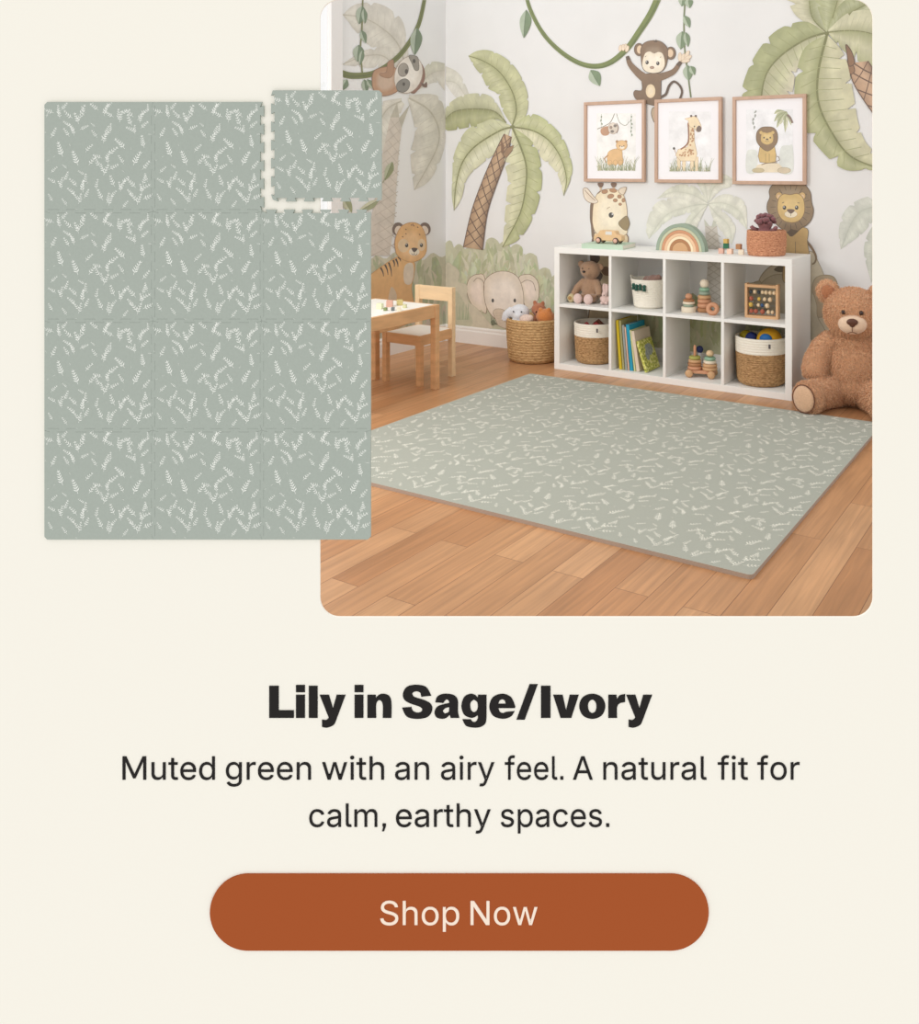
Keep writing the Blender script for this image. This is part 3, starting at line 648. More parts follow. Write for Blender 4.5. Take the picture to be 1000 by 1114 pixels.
d.stroke([(312, -20), (305, 200), (296, 330), (308, 495)], 10, K((116, 118, 70)))
for x, y, a, L, W in [(308, 40, 100, 125, 70), (318, 60, 85, 100, 40), (300, 205, 70, 95, 45), (285, 305, 95, 115, 75), (310, 340, 100, 105, 36), (680, 190, 95, 185, 80), (205, 540, 120, 90, 55), (320, 540, 80, 95, 50), (340, 540, 55, 80, 40)]:
    vleaf(d, x, y, a, L, W)
tag(d.build('mural_vine'), 'green vine with hanging leaf strand painted on the left wall, the sloth on it', 'mural painting')
d = Draw('left', .0046).frame(345, 0, .16)
br, brd = K((178, 136, 104)), K((140, 100, 74))
d.poly([(375, 540), (385, 490), (420, 465), (520, 455), (560, 520), (560, 600), (510, 640), (440, 650), (385, 610)], br, rim=brd, rw=5, inner=mix(br, (1, 1, .9), .2))
d.poly([(425, 500), (470, 490), (480, 430), (500, 410), (520, 415), (518, 500), (490, 530), (440, 520)], mix(br, brd, .3), rim=brd, rw=4)
d.poly([(640, 380), (710, 430), (735, 500), (725, 560), (690, 610), (650, 635), (600, 560)], K((140, 100, 84)))
d.poly([(705, 560), (730, 570), (745, 555), (748, 592), (722, 590)], K((110, 84, 72)))
d.ell(622, 508, 93, 130, K((224, 216, 206)), rot=18, rim=K((170, 150, 136)), rw=4, inner=K((238, 232, 224)))
d.poly([(625, 378), (680, 385), (692, 430), (690, 475), (665, 475), (645, 430)], K((140, 134, 124)), rim=K((110, 104, 96)), rw=4)
d.poly([(540, 580), (560, 550), (600, 535), (630, 560), (620, 605), (585, 628), (548, 615)], K((130, 126, 120)), rim=K((100, 96, 90)), rw=4)
d.ell(586, 475, 35, 46, K((158, 150, 140)), rot=10, rim=K((110, 100, 92)), rw=4); d.ell(608, 486, 11, 17, K((70, 60, 56)))
d.ell(660, 415, 10, 14, K((60, 52, 48))); d.ell(590, 572, 9, 12, K((60, 52, 48)))
tag(d.build('mural_sloth'), 'painted brown sloth hugging the green vine on the left wall', 'mural painting', 'painted animals')

# --- undergrowth
GC = [K((176, 178, 146)), K((166, 172, 136)), K((188, 188, 158)), K((158, 166, 130)), K((196, 192, 168)), K((170, 178, 150))]
d = Draw('left', .002).frame(395, 160, .16)
top = lambda x: 735+18*math.sin(x*.05)+12*math.sin(x*.021)
d.poly([(-70, 750)]+[(x, top(x)+8) for x in range(-60, 562, 20)]+[(562, 1320), (-70, 1440)], K((196, 192, 168)), smooth=False)
d.grow(-60, 555, top, 1250, GC, 120, 60, 190, 16)
tag(d.build('mural_undergrowth'), 'painted sage green undergrowth on the left wall behind the tiger', 'mural painting', 'painted undergrowth')
d = Draw('back', .002).frame(490, 180, .1975)
def topb(x):
    for a, b, y in ((-30, 20, 420), (20, 75, 440), (75, 190, 450), (190, 265, 405), (265, 330, 425), (330, 400, 440), (400, 480, 490), (480, 560, 570), (560, 640, 600)):
        if a <= x < b: return y-abs(math.sin((x-a)/(b-a)*PI))*22+14
    return 640
d.poly([(x, topb(x)) for x in range(-28, 700, 12)]+[(700, 935), (-28, 880)], K((190, 190, 160)), smooth=False)
d.poly([(x, topb(x)+50) for x in range(200, 700, 16)]+[(700, 700), (200, 700)], K((204, 202, 178)), smooth=False)
d.grow(-15, 570, topb, 800, [K((176, 182, 142)), K((184, 188, 150)), K((194, 196, 162)), K((188, 186, 156)), K((168, 176, 134)), K((202, 204, 176))], 230, 50, 150, 11)
d.poly([(-28, 560), (20, 555), (50, 590), (45, 640), (90, 660), (95, 740), (150, 790), (200, 850), (220, 900), (-28, 880)], K((204, 196, 172)), rim=K((186, 178, 150)), rw=2)
d.poly([(-28, 700), (30, 690), (80, 760), (120, 880), (-28, 880)], K((190, 188, 160)))
for x in range(40, 110, 9): d.stroke([(x, 850), (x+random.uniform(-10, 10), 770+random.uniform(-20, 30))], (7, 1), random.choice([K((150, 164, 128)), K((166, 174, 140))]))
tag(d.build('mural_undergrowth'), 'painted green undergrowth on the back wall around the elephant', 'mural painting', 'painted undergrowth')

# --- elephant
d = Draw('back', .0046).frame(490, 180, .1975)
el, eld, elr = K((222, 208, 188)), K((186, 166, 144)), K((134, 106, 80))
d.poly([(190, 620), (150, 600), (108, 620), (90, 670), (100, 730), (130, 780), (175, 805), (200, 800)], el, rim=elr, rw=3, inner=K((236, 220, 206)))
d.poly([(375, 630), (420, 600), (460, 612), (485, 650), (488, 720), (470, 760), (420, 790)], el, rim=elr, rw=3, inner=K((236, 220, 206)))
d.poly([(185, 655), (205, 615), (245, 590), (290, 582), (340, 592), (378, 625), (400, 690), (405, 760), (400, 900), (290, 890), (262, 860), (215, 810), (190, 745)], K((224, 211, 194)), rim=elr, rw=3, inner=K((238, 228, 216)), iscale=.85)
d.poly([(235, 810), (255, 790), (300, 800), (330, 860), (330, 900), (270, 885), (250, 850)], K((206, 190, 168)), rim=elr, rw=2)
for i in range(5): d.stroke([(245+i*6, 815+i*14), (300+i*5, 812+i*12)], 1.6, eld)
d.stroke([(128, 640), (150, 620), (182, 640), (186, 690)], 3, elr); d.stroke([(388, 650), (420, 632), (455, 645), (470, 690)], 3, elr)
d.ell(234, 744, 7, 11, K((40, 34, 30))); d.ell(355, 744, 7, 11, K((40, 34, 30)))
d.poly([(222, 860), (235, 850), (262, 878), (225, 872)], K((84, 92, 60)), smooth=False)
for i in range(4): d.stroke([(228+i*4, 880), (222+i*9, 820+i*8)], (4, 1), K((96, 104, 70)))
tag(d.build('mural_elephant'), 'pale beige elephant head painted low on the back wall behind the toy basket', 'mural painting', 'painted animals')

# --- tiger
d = Draw('left', .0046).frame(395, 160, .16)
tg, tgd, blk = K((222, 176, 114)), K((190, 138, 80)), K((70, 48, 34))
d.poly([(20, 900), (62, 860), (130, 810), (200, 765), (250, 745), (330, 770), (352, 800), (345, 880), (330, 960), (330, 1180), (20, 1250)], tg, rim=tgd, rw=4, c2=K((208, 158, 98)))
d.poly([(275, 860), (290, 800), (335, 790), (345, 860), (325, 930), (285, 925)], K((214, 200, 180)))
d.poly([(180, 990), (195, 950), (225, 990), (225, 1040), (175, 1040)], K((206, 184, 156)))
for (x, y), (x2, y2) in [((120, 820), (140, 880)), ((150, 800), (170, 870)), ((175, 785), (195, 880)), ((205, 768), (212, 815)), ((222, 760), (238, 815)), ((240, 748), (256, 778))]:
    d.stroke([(x, y), ((x+x2)/2+5, (y+y2)/2), (x2, y2)], (14, 3), blk)
for ex, s_ in ((238, -1), (422, 1)):
    d.ell(ex, 556, 38, 44, K((104, 82, 70)), rot=-15*s_); d.ell(ex-3*s_, 566, 25, 31, K((222, 206, 190)), rot=-15*s_)
d.poly([(222, 700), (218, 640), (240, 570), (275, 530), (330, 513), (380, 525), (412, 565), (430, 630), (430, 710), (400, 755), (335, 782), (270, 765), (235, 735)], K((220, 172, 112)), rim=tgd, rw=4, inner=K((232, 190, 138)), ioff=(0, 20), iscale=.8)
d.ell(275, 670, 38, 46, K((224, 196, 158))); d.ell(398, 665, 26, 42, K((224, 196, 158)))
d.ell(348, 712, 36, 26, K((236, 226, 208)))
d.ell(297, 668, 11, 14, K((40, 32, 28))); d.ell(397, 667, 11, 14, K((40, 32, 28))); d.ell(294, 662, 3.5, 4, K((240, 240, 240))); d.ell(394, 661, 3.5, 4, K((240, 240, 240)))
d.poly([(330, 688), (350, 684), (370, 690), (362, 706), (348, 714), (336, 704)], K((74, 54, 46)))
d.stroke([(349, 712), (349, 730)], 3, blk, smooth=False); d.stroke([(330, 722), (340, 733), (349, 730), (358, 734), (370, 724)], 3, blk)
for x, y in ((340, 525), (345, 535), (330, 530), (292, 560), (385, 595), (292, 590), (372, 545), (270, 610)): d.ell(x, y, 6, 4, K((130, 84, 48)), rot=40)
tag(d.build('mural_tiger'), 'orange striped tiger cub painted on the left wall above the small table', 'mural painting', 'painted animals')
d = Draw('left', .0045).frame(395, 160, .16)
vleaf(d, 200, 100, 112, 135, 55, K((164, 170, 130)), K((132, 140, 96))); d.stroke([(150, 210), (135, 245)], 4, K((140, 140, 100)), smooth=False)
tag(d.build('mural_leaf'), 'single small green leaf painted on the left wall over the faded trunk', 'mural painting')
d = Draw('left', .0045).frame(270, 80, .16)
vleaf(d, 890, 860, 150, 170, 50, K((196, 196, 160)), K((150, 156, 116)))
tag(d.build('mural_leaf'), 'pale green leaf tip painted on the left wall, at the gap under the loose tile', 'mural painting')
d = Draw('left', .0045).frame(270, 80, .16)
vleaf(d, 650, 850, 60, 110, 60, K((176, 178, 140)), K((140, 146, 104)))
tag(d.build('mural_leaf'), 'short green leaf painted beside the window casing, seen between the mat tiles', 'mural painting')

# --- the main palm
def trunk(d, L, R, n, c, cd, cl, w_):
    a, b = resample(crom(L), n*6), resample(crom(R), n*6)
    vs = []; cs = []
    for p, q in zip(a, b):
        m_ = ((p[0]+q[0])/2, (p[1]+q[1])/2); vs += [p, m_, q]; cs += [c, cl, mix(c, cd, .5)]
    d._add(vs, [f for i in range(len(a)-1) for f in ((3*i, 3*i+1, 3*i+4, 3*i+3), (3*i+1, 3*i+2, 3*i+5, 3*i+4))], cs)
    for i in range(n):
        for s_ in (0, 1):
            i0, i1 = max(0, i*6-3), min(n*6, i*6+7)
            p, q = (a[i0], b[i1]) if s_ else (b[i0], a[i1])
            d.stroke([p, ((p[0]+q[0])/2, (p[1]+q[1])/2+w_), q], w_*(1 if s_ else .7), cd)
    d.stroke(a, w_*.8, cd, smooth=False); d.stroke(b, w_*.9, cd, smooth=False)
d = Draw('back', .0056).frame(395, 160, .16)
trunk(d, [(960, -90), (900, 30), (820, 210), (740, 430), (682, 680)], [(1010, -70), (975, 70), (905, 260), (845, 450), (812, 700)], 10, K((166, 130, 96)), K((92, 62, 40)), K((196, 164, 128)), 7)
d.frame(470, 40, .16)
d.poly([(470, 700), (492, 740), (490, 800), (470, 790)], K((120, 84, 54)), smooth=False); d.poly([(480, 800), (510, 755), (558, 738), (545, 775), (505, 825)], K((150, 116, 82)), rim=K((100, 70, 46)), rw=5, smooth=False)
o1 = d.build('mural_palm_trunk')
d = Draw('back', .0045).frame(470, 40, .16)
eg, er = K((166, 170, 122)), K((184, 184, 142)); V = K((118, 120, 68))
d.frond([(505, 585), (430, 510), (320, 490), (180, 500), (110, 540), (32, 630)], [(505, 585), (450, 470), (380, 395), (240, 390), (120, 450), (60, 560), (32, 630)], [(500, 590), (430, 560), (360, 605), (250, 615), (150, 635), (70, 637), (32, 630)], K((198, 198, 166)), K((154, 158, 104)), V, notch=6, vein=V, light=K((182, 184, 140)))
d.frond([(548, 600), (575, 500), (545, 370), (460, 240), (350, 165), (248, 130)], [(560, 605), (640, 530), (652, 400), (605, 270), (520, 160), (400, 95), (310, 95), (248, 130)], [(545, 605), (480, 500), (445, 390), (380, 350), (340, 270), (290, 205), (248, 130)], K((188, 190, 144)), K((180, 182, 134)), K((150, 152, 100)), notch=6, vein=V, light=K((206, 206, 168)))
d.frond([(545, 615), (460, 640), (300, 740), (210, 850), (165, 1000), (150, 1180)], [(530, 600), (420, 560), (350, 580), (230, 640), (150, 800), (140, 920), (135, 1080), (150, 1180)], [(530, 630), (500, 720), (420, 800), (330, 870), (240, 960), (200, 1100), (150, 1180)], K((196, 198, 156)), K((206, 206, 170)), K((160, 162, 112)), notch=6, vein=V)
d.frond([(560, 615), (690, 640), (800, 710), (880, 830), (915, 970), (895, 1080)], [(560, 605), (670, 525), (780, 570), (890, 690), (950, 860), (945, 960), (895, 1080)], [(570, 625), (680, 720), (740, 820), (800, 870), (860, 950), (895, 1080)], K((182, 188, 134)), K((214, 212, 178)), K((156, 160, 104)), notch=6, vein=V, light=K((220, 216, 186)))
d.frond([(548, 620), (600, 740), (640, 870), (640, 1000), (600, 1200), (480, 1430)], [(560, 620), (690, 720), (740, 860), (745, 1020), (700, 1200), (600, 1370), (480, 1430)], [(545, 625), (530, 760), (490, 850), (515, 960), (500, 1150), (490, 1300), (480, 1430)], K((170, 176, 120)), K((210, 208, 172)), K((160, 164, 110)), notch=6, vein=V, light=K((212, 212, 176)))
d.ell(548, 612, 16, 12, V)
t_ = thing('mural_palm', 'large green palm with brown lattice trunk painted on the back wall left of the frames', 'mural painting', group='painted palms')
o1.name = 'trunk'; o1.parent = t_; d.build('fronds', t_)

# --- faded palm behind the rainbow and its stem behind the shelves
g1, g2, g3 = K((222, 222, 208)), K((214, 216, 200)), K((200, 202, 186))
d = Draw('back', .001).frame(700, 190, .1)
d.poly([(670, 560), (800, 560), (850, 900), (880, 1200), (900, 1500), (660, 1500), (700, 1000)], K((206, 200, 190)), smooth=False)
for i in range(12): d.stroke([(680+i*3, 560+i*75), (840+i*5, 680+i*75)], 9, K((180, 172, 158)), smooth=False); d.stroke([(800+i*7, 560+i*75), (690+i*2, 650+i*75)], 9, K((180, 172, 158)), smooth=False)
d.poly([(670, 560), (660, 480), (720, 560)], g3, smooth=False); d.poly([(740, 580), (760, 500), (800, 460), (790, 560)], g3, smooth=False)
d.frond([(700, 320), (520, 340), (250, 440), (60, 700)], [(700, 300), (500, 240), (150, 300), (30, 560), (60, 700)], [(690, 340), (560, 400), (300, 480), (140, 620), (60, 700)], g1, g2, g3, notch=5, vein=g3)
d.frond([(700, 310), (540, 220), (330, 190), (150, 260)], [(700, 290), (560, 130), (330, 120), (150, 260)], [(700, 320), (500, 290), (330, 250), (150, 260)], g2, g1, g3, notch=4, vein=g3)
d.frond([(700, 310), (680, 150), (640, 20), (560, -80)], [(700, 310), (740, 100), (660, -30), (560, -80)], [(700, 310), (620, 160), (560, 40), (560, -80)], g1, g2, g3, notch=4, vein=g3)
d.frond([(710, 310), (760, 150), (880, 60), (1000, 60)], [(710, 310), (740, 100), (850, -10), (1000, 60)], [(710, 310), (830, 180), (950, 130), (1000, 60)], g2, g1, g3, notch=4, vein=g3)
d.frond([(710, 315), (880, 310), (1050, 400), (1130, 600)], [(710, 305), (880, 210), (1100, 300), (1130, 600)], [(710, 325), (860, 380), (1000, 470), (1130, 600)], g1, g2, g3, notch=5, vein=g3)
d.frond([(705, 320), (800, 430), (930, 560), (960, 760)], [(705, 320), (850, 380), (1000, 560), (960, 760)], [(705, 320), (760, 480), (850, 620), (960, 760)], g1, g1, g3, notch=4, vein=g3)
d.frond([(700, 330), (600, 420), (500, 560), (450, 800)], [(700, 330), (560, 370), (440, 560), (450, 800)], [(700, 330), (640, 450), (560, 620), (450, 800)], g2, g1, g3, notch=4, vein=g3)
tag(d.build('mural_palm'), 'faded pale green palm painted on the back wall behind the rainbow toy', 'mural painting', 'painted palms')
d = Draw('back', .0012).frame(850, 200, .2336)
h1, h2, h3 = K((208, 212, 202)), K((200, 206, 194)), K((186, 192, 180))
d.frond([(560, 120), (420, 110), (340, 160), (278, 305)], [(560, 60), (400, 60), (300, 120), (268, 220), (278, 305)], [(560, 150), (440, 170), (380, 230), (278, 305)], h1, h2, h3, notch=5, vein=h3)
d.frond([(560, 120), (480, 200), (430, 300), (420, 460)], [(560, 110), (440, 180), (385, 300), (420, 460)], [(560, 130), (520, 220), (470, 360), (420, 460)], h2, h1, h3, notch=5, vein=h3)
tag(d.build('mural_palm'), 'faded grey-green palm leaves painted on the back wall above the big teddy bear', 'mural painting', 'painted palms')

# --- big palm at the upper right
d = Draw('back', .0056).frame(790, 0, .1796)
trunk(d, [(770, 380), (760, 470), (830, 600), (960, 780), (1150, 1060)], [(860, 370), (900, 430), (960, 520), (1060, 660), (1230, 900)], 7, K((176, 140, 110)), K((98, 66, 44)), K((204, 168, 136)), 8)
d.poly([(626, 365), (690, 362), (760, 385), (780, 430), (750, 450), (700, 425), (655, 400)], K((140, 102, 70)), rim=K((84, 56, 36)), rw=5); d.poly([(726, 270), (760, 310), (778, 380), (745, 400), (735, 340)], K((130, 92, 60)), rim=K((84, 56, 36)), rw=5)
o1 = d.build('trunk')
d = Draw('back', .0045).frame(790, 0, .1796)
a1, a2, a3 = K((160, 164, 116)), K((202, 198, 166)), K((130, 134, 82))
d.frond([(610, 200), (520, 100), (500, -60), (480, -200)], [(600, 200), (470, 130), (400, 60), (360, -80), (480, -200)], [(615, 200), (640, 60), (650, -60), (480, -200)], a2, a1, a3, notch=3, vein=V)
d.frond([(615, 195), (660, 60), (680, -60), (640, -220)], [(605, 190), (560, 60), (540, -60), (640, -220)], [(630, 190), (720, 80), (760, -60), (640, -220)], K((168, 172, 124)), K((180, 178, 130)), a3, notch=3, vein=V)
d.frond([(620, 195), (740, 90), (860, 20), (1000, -60)], [(615, 180), (680, 40), (800, -40), (1000, -60)], [(630, 200), (760, 130), (880, 60), (1000, -60)], a1, a1, a3, notch=3, vein=V)
d.frond([(620, 195), (760, 185), (900, 210), (1080, 300)], [(620, 180), (760, 70), (950, 90), (1080, 300)], [(620, 205), (740, 330), (900, 400), (1080, 300)], K((204, 202, 168)), K((178, 180, 134)), a3, notch=4, vein=V, light=K((212, 208, 178)))
d.frond([(600, 200), (480, 240), (330, 340), (240, 460), (210, 640), (215, 800)], [(590, 190), (480, 130), (330, 170), (220, 270), (130, 430), (100, 600), (215, 800)], [(600, 215), (520, 330), (430, 420), (400, 560), (330, 700), (215, 800)], a1, K((212, 206, 180)), a3, notch=6, vein=V, light=K((186, 190, 146)))
d.frond([(612, 210), (560, 430), (560, 620), (640, 800), (760, 950), (960, 1030)], [(600, 215), (470, 300), (415, 520), (440, 700), (540, 870), (700, 1020), (840, 1030), (960, 1030)], [(620, 215), (720, 340), (770, 560), (800, 740), (845, 860), (920, 940), (960, 1030)], K((168, 172, 122)), K((206, 202, 166)), a3, notch=6, vein=V, depth=.5, light=K((208, 206, 172)))
d.ell(610, 203, 14, 11, V)
t_ = thing('mural_palm', 'big green palm crown painted on the back wall above and right of the lion print', 'mural painting', group='painted palms')
o1.parent = t_; d.build('fronds', t_)

# --- vine and monkey on the back wall
d = Draw('back', .003).frame(640, 0, .1796)
GV = K((112, 126, 60)); GVD = K((86, 102, 44))
loop = [(-400, -120), (-350, 60), (-260, 220), (-130, 340), (0, 398), (120, 385), (230, 300), (310, 190), (380, 80), (430, -30)]
d.stroke(loop, (20, 42), GV); d.stroke([(x+6, y+8) for x, y in loop], (5, 10), GVD)
d.stroke([(590, -20), (580, 120), (585, 300), (600, 420), (622, 590)], 9, K((110, 122, 80)))
for x, y, a, L, W in [(580, -40, 100, 80, 60), (605, -10, 80, 60, 50), (582, 95, 65, 80, 45), (570, 190, 95, 110, 70), (590, 195, 80, 90, 40), (600, 395, 85, 95, 62), (620, 400, 65, 60, 40), (15, 425, 60, 110, 75), (-375, 60, 95, 170, 70)]:
    vleaf(d, x, y, a, L, W, K((156, 174, 144)), K((112, 134, 100)))
tag(d.build('mural_vine'), 'green looping vine with leaf strand painted high on the back wall, the monkey on it', 'mural painting')
d = Draw('back', .005).frame(640, 0, .1796)
mb_, mbd, mc = K((126, 98, 72)), K((84, 62, 44)), K((234, 216, 192))
d.stroke([(435, 590), (470, 570), (490, 520), (520, 494), (555, 520), (568, 560), (550, 610)], (16, 12), mbd)
d.poly([(325, 480), (340, 450), (430, 445), (440, 480), (440, 560), (432, 640), (330, 620), (290, 600), (275, 570), (285, 548), (325, 545)], mb_, rim=mbd, rw=3, c2=mix(mb_, mbd, .3))
d.poly([(410, 660), (390, 655), (383, 690), (400, 740), (420, 730)], K((190, 168, 140)), rim=mbd, rw=4)
d.stroke([(238, 345), (255, 390), (300, 440), (350, 480)], (20, 56), mb_); d.stroke([(555, 380), (520, 430), (470, 455), (420, 470)], (22, 50), mb_)
d.stroke([(236, 340), (244, 362)], (20, 24), mbd, smooth=False); d.stroke([(562, 374), (542, 398)], (22, 26), mbd, smooth=False)
d.ell(378, 552, 29, 42, K((228, 206, 170)), inner=K((236, 218, 188)))
for x, y, a in ((195, 292, -70), (212, 288, -80), (228, 285, -85), (236, 296, -60)): d.ell(x, y, 10, 20, mc, rot=a+80, rim=K((200, 170, 140)), rw=2)
for x, y, a in ((556, 345, 0), (575, 350, 10), (598, 330, 30), (603, 350, 60), (590, 368, 80)): d.ell(x, y, 11, 26, mc, rot=a, rim=K((200, 170, 140)), rw=2)
for ex, ey in ((308, 300), (500, 322)): d.ell(ex, ey, 29, 38, mb_, rim=mbd, rw=3); d.ell(ex+(4 if ex < 400 else -2), ey, 17, 25, K((226, 198, 166)))
d.poly([(320, 345), (318, 300), (340, 260), (390, 245), (440, 252), (478, 290), (482, 340), (470, 400), (440, 435), (390, 442), (345, 430), (325, 395)], mb_, rim=mbd, rw=3, inner=mix(mb_, (1, .9, .7), .12))
d.poly([(400, 324), (372, 312), (345, 325), (330, 370), (330, 405), (352, 432), (395, 442), (440, 432), (462, 400), (462, 360), (450, 325), (425, 315)], K((238, 226, 204)), inner=K((246, 236, 218)))
d.poly([(395, 240), (402, 252), (412, 238), (418, 252), (426, 246), (416, 256), (400, 256)], mbd, smooth=False)
for x, y in ((357, 378), (422, 384)): d.ell(x, y, 10, 12, K((48, 38, 32))); d.ell(x-3, y-4, 3, 3, K((240, 240, 240)))
d.ell(387, 409, 13, 8, K((170, 140, 120)), rim=K((110, 84, 70)), rw=2); d.stroke([(345, 345), (352, 338)], 3, mbd, smooth=False); d.stroke([(435, 348), (442, 344)], 3, mbd, smooth=False)
tag(d.build('mural_monkey'), 'brown monkey painted on the back wall, reaching between vine and leaf strand', 'mural painting', 'painted animals')

# --- giraffe, lion, boulders behind the shelf
d = Draw('back', .003).frame(630, 190, .1)
gf, gfr = K((238, 222, 190)), K((150, 116, 80))
d.poly([(165, 640), (500, 640), (520, 800), (420, 1100), (330, 1500), (300, 1700), (100, 1700), (150, 1200)], K((222, 200, 162)), rim=K((120, 90, 62)), rw=10)
d.poly([(150, 700), (230, 900), (180, 1000), (260, 1100), (160, 1200), (120, 900)], K((88, 62, 44)))
for x, y, r in ((330, 850, 60), (420, 760, 50), (300, 1050, 60), (380, 1180, 50), (250, 1250, 60), (300, 1400, 55)): d.ell(x, y, r, r*.8, K((140, 100, 66)), rot=30)
d.poly([(125, 320), (160, 300), (165, 680), (140, 680), (130, 560), (118, 470)], K((116, 90, 66)))
d.poly([(195, 640), (150, 540), (148, 430), (160, 310), (195, 215), (255, 168), (340, 155), (425, 172), (485, 225), (515, 330), (525, 450), (522, 560), (512, 650), (350, 690)], gf, rim=gfr, rw=5, inner=K((246, 234, 208)), iscale=.85)
d.poly([(190, 215), (225, 178), (250, 170), (220, 200)], K((120, 86, 58)))
for x, w_ in ((235, 30), (378, 30)):
    d.poly([(x-8, 180), (x-12, 120), (x+12, 120), (x+12, 170)], K((214, 190, 160)), smooth=False); d.poly([(x-w_, 92), (x+w_, 92), (x+w_-8, 128), (x, 140), (x-w_+8, 128)], K((118, 88, 68)))
d.poly([(205, 290), (150, 225), (90, 150), (50, 150), (45, 190), (65, 260), (110, 300), (170, 312)], K((236, 224, 206)), rim=gfr, rw=6, inner=K((226, 210, 190)))
d.stroke([(60, 165), (120, 230), (180, 285)], 6, gfr)
d.poly([(430, 185), (450, 150), (510, 135), (512, 165), (480, 220)], K((228, 212, 190)), rim=gfr, rw=6)
for x, y, a, b, r in ((280, 185, 34, 22, -10), (372, 172, 40, 22, 10), (345, 235, 36, 24, -15), (395, 280, 24, 18, 0), (440, 238, 22, 20, 0), (485, 278, 18, 22, 20), (448, 322, 17, 14, 0)): d.ell(x, y, a, b, K((176, 130, 92)), rot=r, rim=K((130, 92, 60)), rw=4)
d.stroke([(305, 375), (318, 360), (338, 352)], 9, K((190, 164, 130)))
d.ell(350, 440, 27, 29, K((44, 38, 34))); d.ell(364, 430, 9, 9, K((220, 220, 220)))
d.poly([(430, 530), (470, 480), (520, 450), (545, 500), (550, 545), (520, 605), (470, 585)], K((146, 124, 82)), rim=K((104, 84, 54)), rw=5)
tag(d.build('mural_giraffe'), 'giraffe head painted on the back wall between the left print and the shelf unit', 'mural painting', 'painted animals')
d = Draw('back', .0022).frame(770, 190, .13)
bo, bor = K((186, 174, 150)), K((150, 136, 108))
d.poly([(860, 640), (930, 740), (990, 900), (1080, 1300), (600, 1500), (560, 900), (700, 700)], K((200, 190, 166)), rim=bor, rw=5)
d.frame(720, 280, .15)
d.poly([(700, 200), (740, 110), (820, 50), (920, 40), (1000, 120), (1040, 400), (700, 400)], K((190, 178, 154)), rim=bor, rw=7)
d.poly([(690, 260), (740, 170), (830, 125), (900, 160), (940, 400), (680, 420)], K((176, 162, 136)), rim=bor, rw=7); d.poly([(610, 210), (660, 185), (720, 180), (700, 300), (620, 300)], K((168, 154, 128)), rim=bor, rw=6)
d.poly([(815, 90), (850, 62), (895, 70), (900, 92), (860, 108)], K((92, 78, 48)))
d.frame(850, 200, .2336)
d.poly([(145, 480), (160, 440), (200, 425), (250, 440), (270, 520), (240, 600), (160, 620), (148, 560)], K((178, 160, 130)), rim=bor, rw=4)
d.poly([(140, 520), (165, 560), (170, 620), (210, 700), (200, 800), (130, 800)], K((196, 188, 164)), rim=bor, rw=3)
tag(d.build('mural_boulder'), 'beige boulders painted on the back wall behind the right end of the shelf unit', 'mural painting')
d = Draw('back', .004).frame(770, 190, .13)
mn, mnd, ly = K((138, 114, 82)), K((90, 70, 46)), K((212, 180, 112))
d.stroke([(830, 560), (870, 610), (905, 680), (900, 730), (875, 750)], (22, 12), K((120, 96, 62)))
d.poly([(665, 460), (830, 450), (835, 560), (850, 660), (860, 800), (820, 900), (640, 900), (640, 700)], K((200, 168, 106)), rim=mnd, rw=4, c2=K((184, 150, 92)))
d.stroke([(735, 560), (735, 800)], 4, mnd, smooth=False); 
d.poly([(535, 95), (600, 40), (700, 20), (790, 50), (825, 95), (860, 150), (870, 230), (886, 300), (870, 370), (830, 420), (780, 450), (705, 515), (660, 480), (590, 430), (540, 370), (500, 300), (500, 240), (520, 190), (515, 140)], mn, rim=mnd, rw=6, inner=mix(mn, (1, .9, .7), .12))
for a in range(0, 360, 18):
    ca, sa = math.cos(math.radians(a)), math.sin(math.radians(a)); d.stroke([(695+125*ca, 270+145*sa), (695+168*ca, 272+190*sa)], 5, mnd, smooth=False)
for x in (598, 792): d.ell(x, 178, 29, 32, K((206, 170, 110)), rim=mnd, rw=4); d.ell(x, 184, 16, 18, K((222, 190, 150)))
d.poly([(585, 250), (600, 190), (640, 162), (690, 168), (750, 158), (795, 190), (812, 260), (805, 330), (765, 385), (700, 402), (630, 380), (590, 320)], ly, rim=K((130, 96, 50)), rw=5, inner=K((226, 196, 130)))
d.ell(697, 330, 54, 30, K((238, 226, 198)), rim=K((180, 150, 110)), rw=3)
for x in (643, 745): d.ell(x, 276, 15, 18, K((50, 42, 34))); d.ell(x-4, 270, 5, 5, K((235, 235, 235)))
d.poly([(664, 292), (700, 288), (728, 296), (718, 315), (697, 326), (676, 314)], K((104, 80, 66))); d.stroke([(697, 325), (697, 345)], 4, mnd, smooth=False)
d.stroke([(622, 238), (640, 230)], 5, mnd, smooth=False); d.stroke([(752, 236), (770, 238)], 5, mnd, smooth=False)
d.poly([(665, 482), (700, 455), (760, 470), (700, 515)], mnd, smooth=False)
tag(d.build('mural_lion'), 'lion with brown mane painted on the back wall beside the small orange basket', 'mural painting', 'painted animals')
# green wash low on the wall behind the lower shelves
d = Draw('back', .0016).frame(720, 350, .15)
topc = lambda x: -160+30*math.sin(x*.02)+20*math.sin(x*.05)
d.poly([(x, topc(x)) for x in range(-500, 901, 25)]+[(900, 420), (-500, 300)], K((178, 178, 140)), smooth=False)
d.grow(-500, 880, topc, 150, [K((160, 166, 116)), K((176, 180, 134)), K((190, 190, 150)), K((166, 168, 122))], 130, 80, 200, 18)
tag(d.build('mural_undergrowth'), 'painted green undergrowth seen through the lower shelf compartments', 'mural painting', 'painted undergrowth')

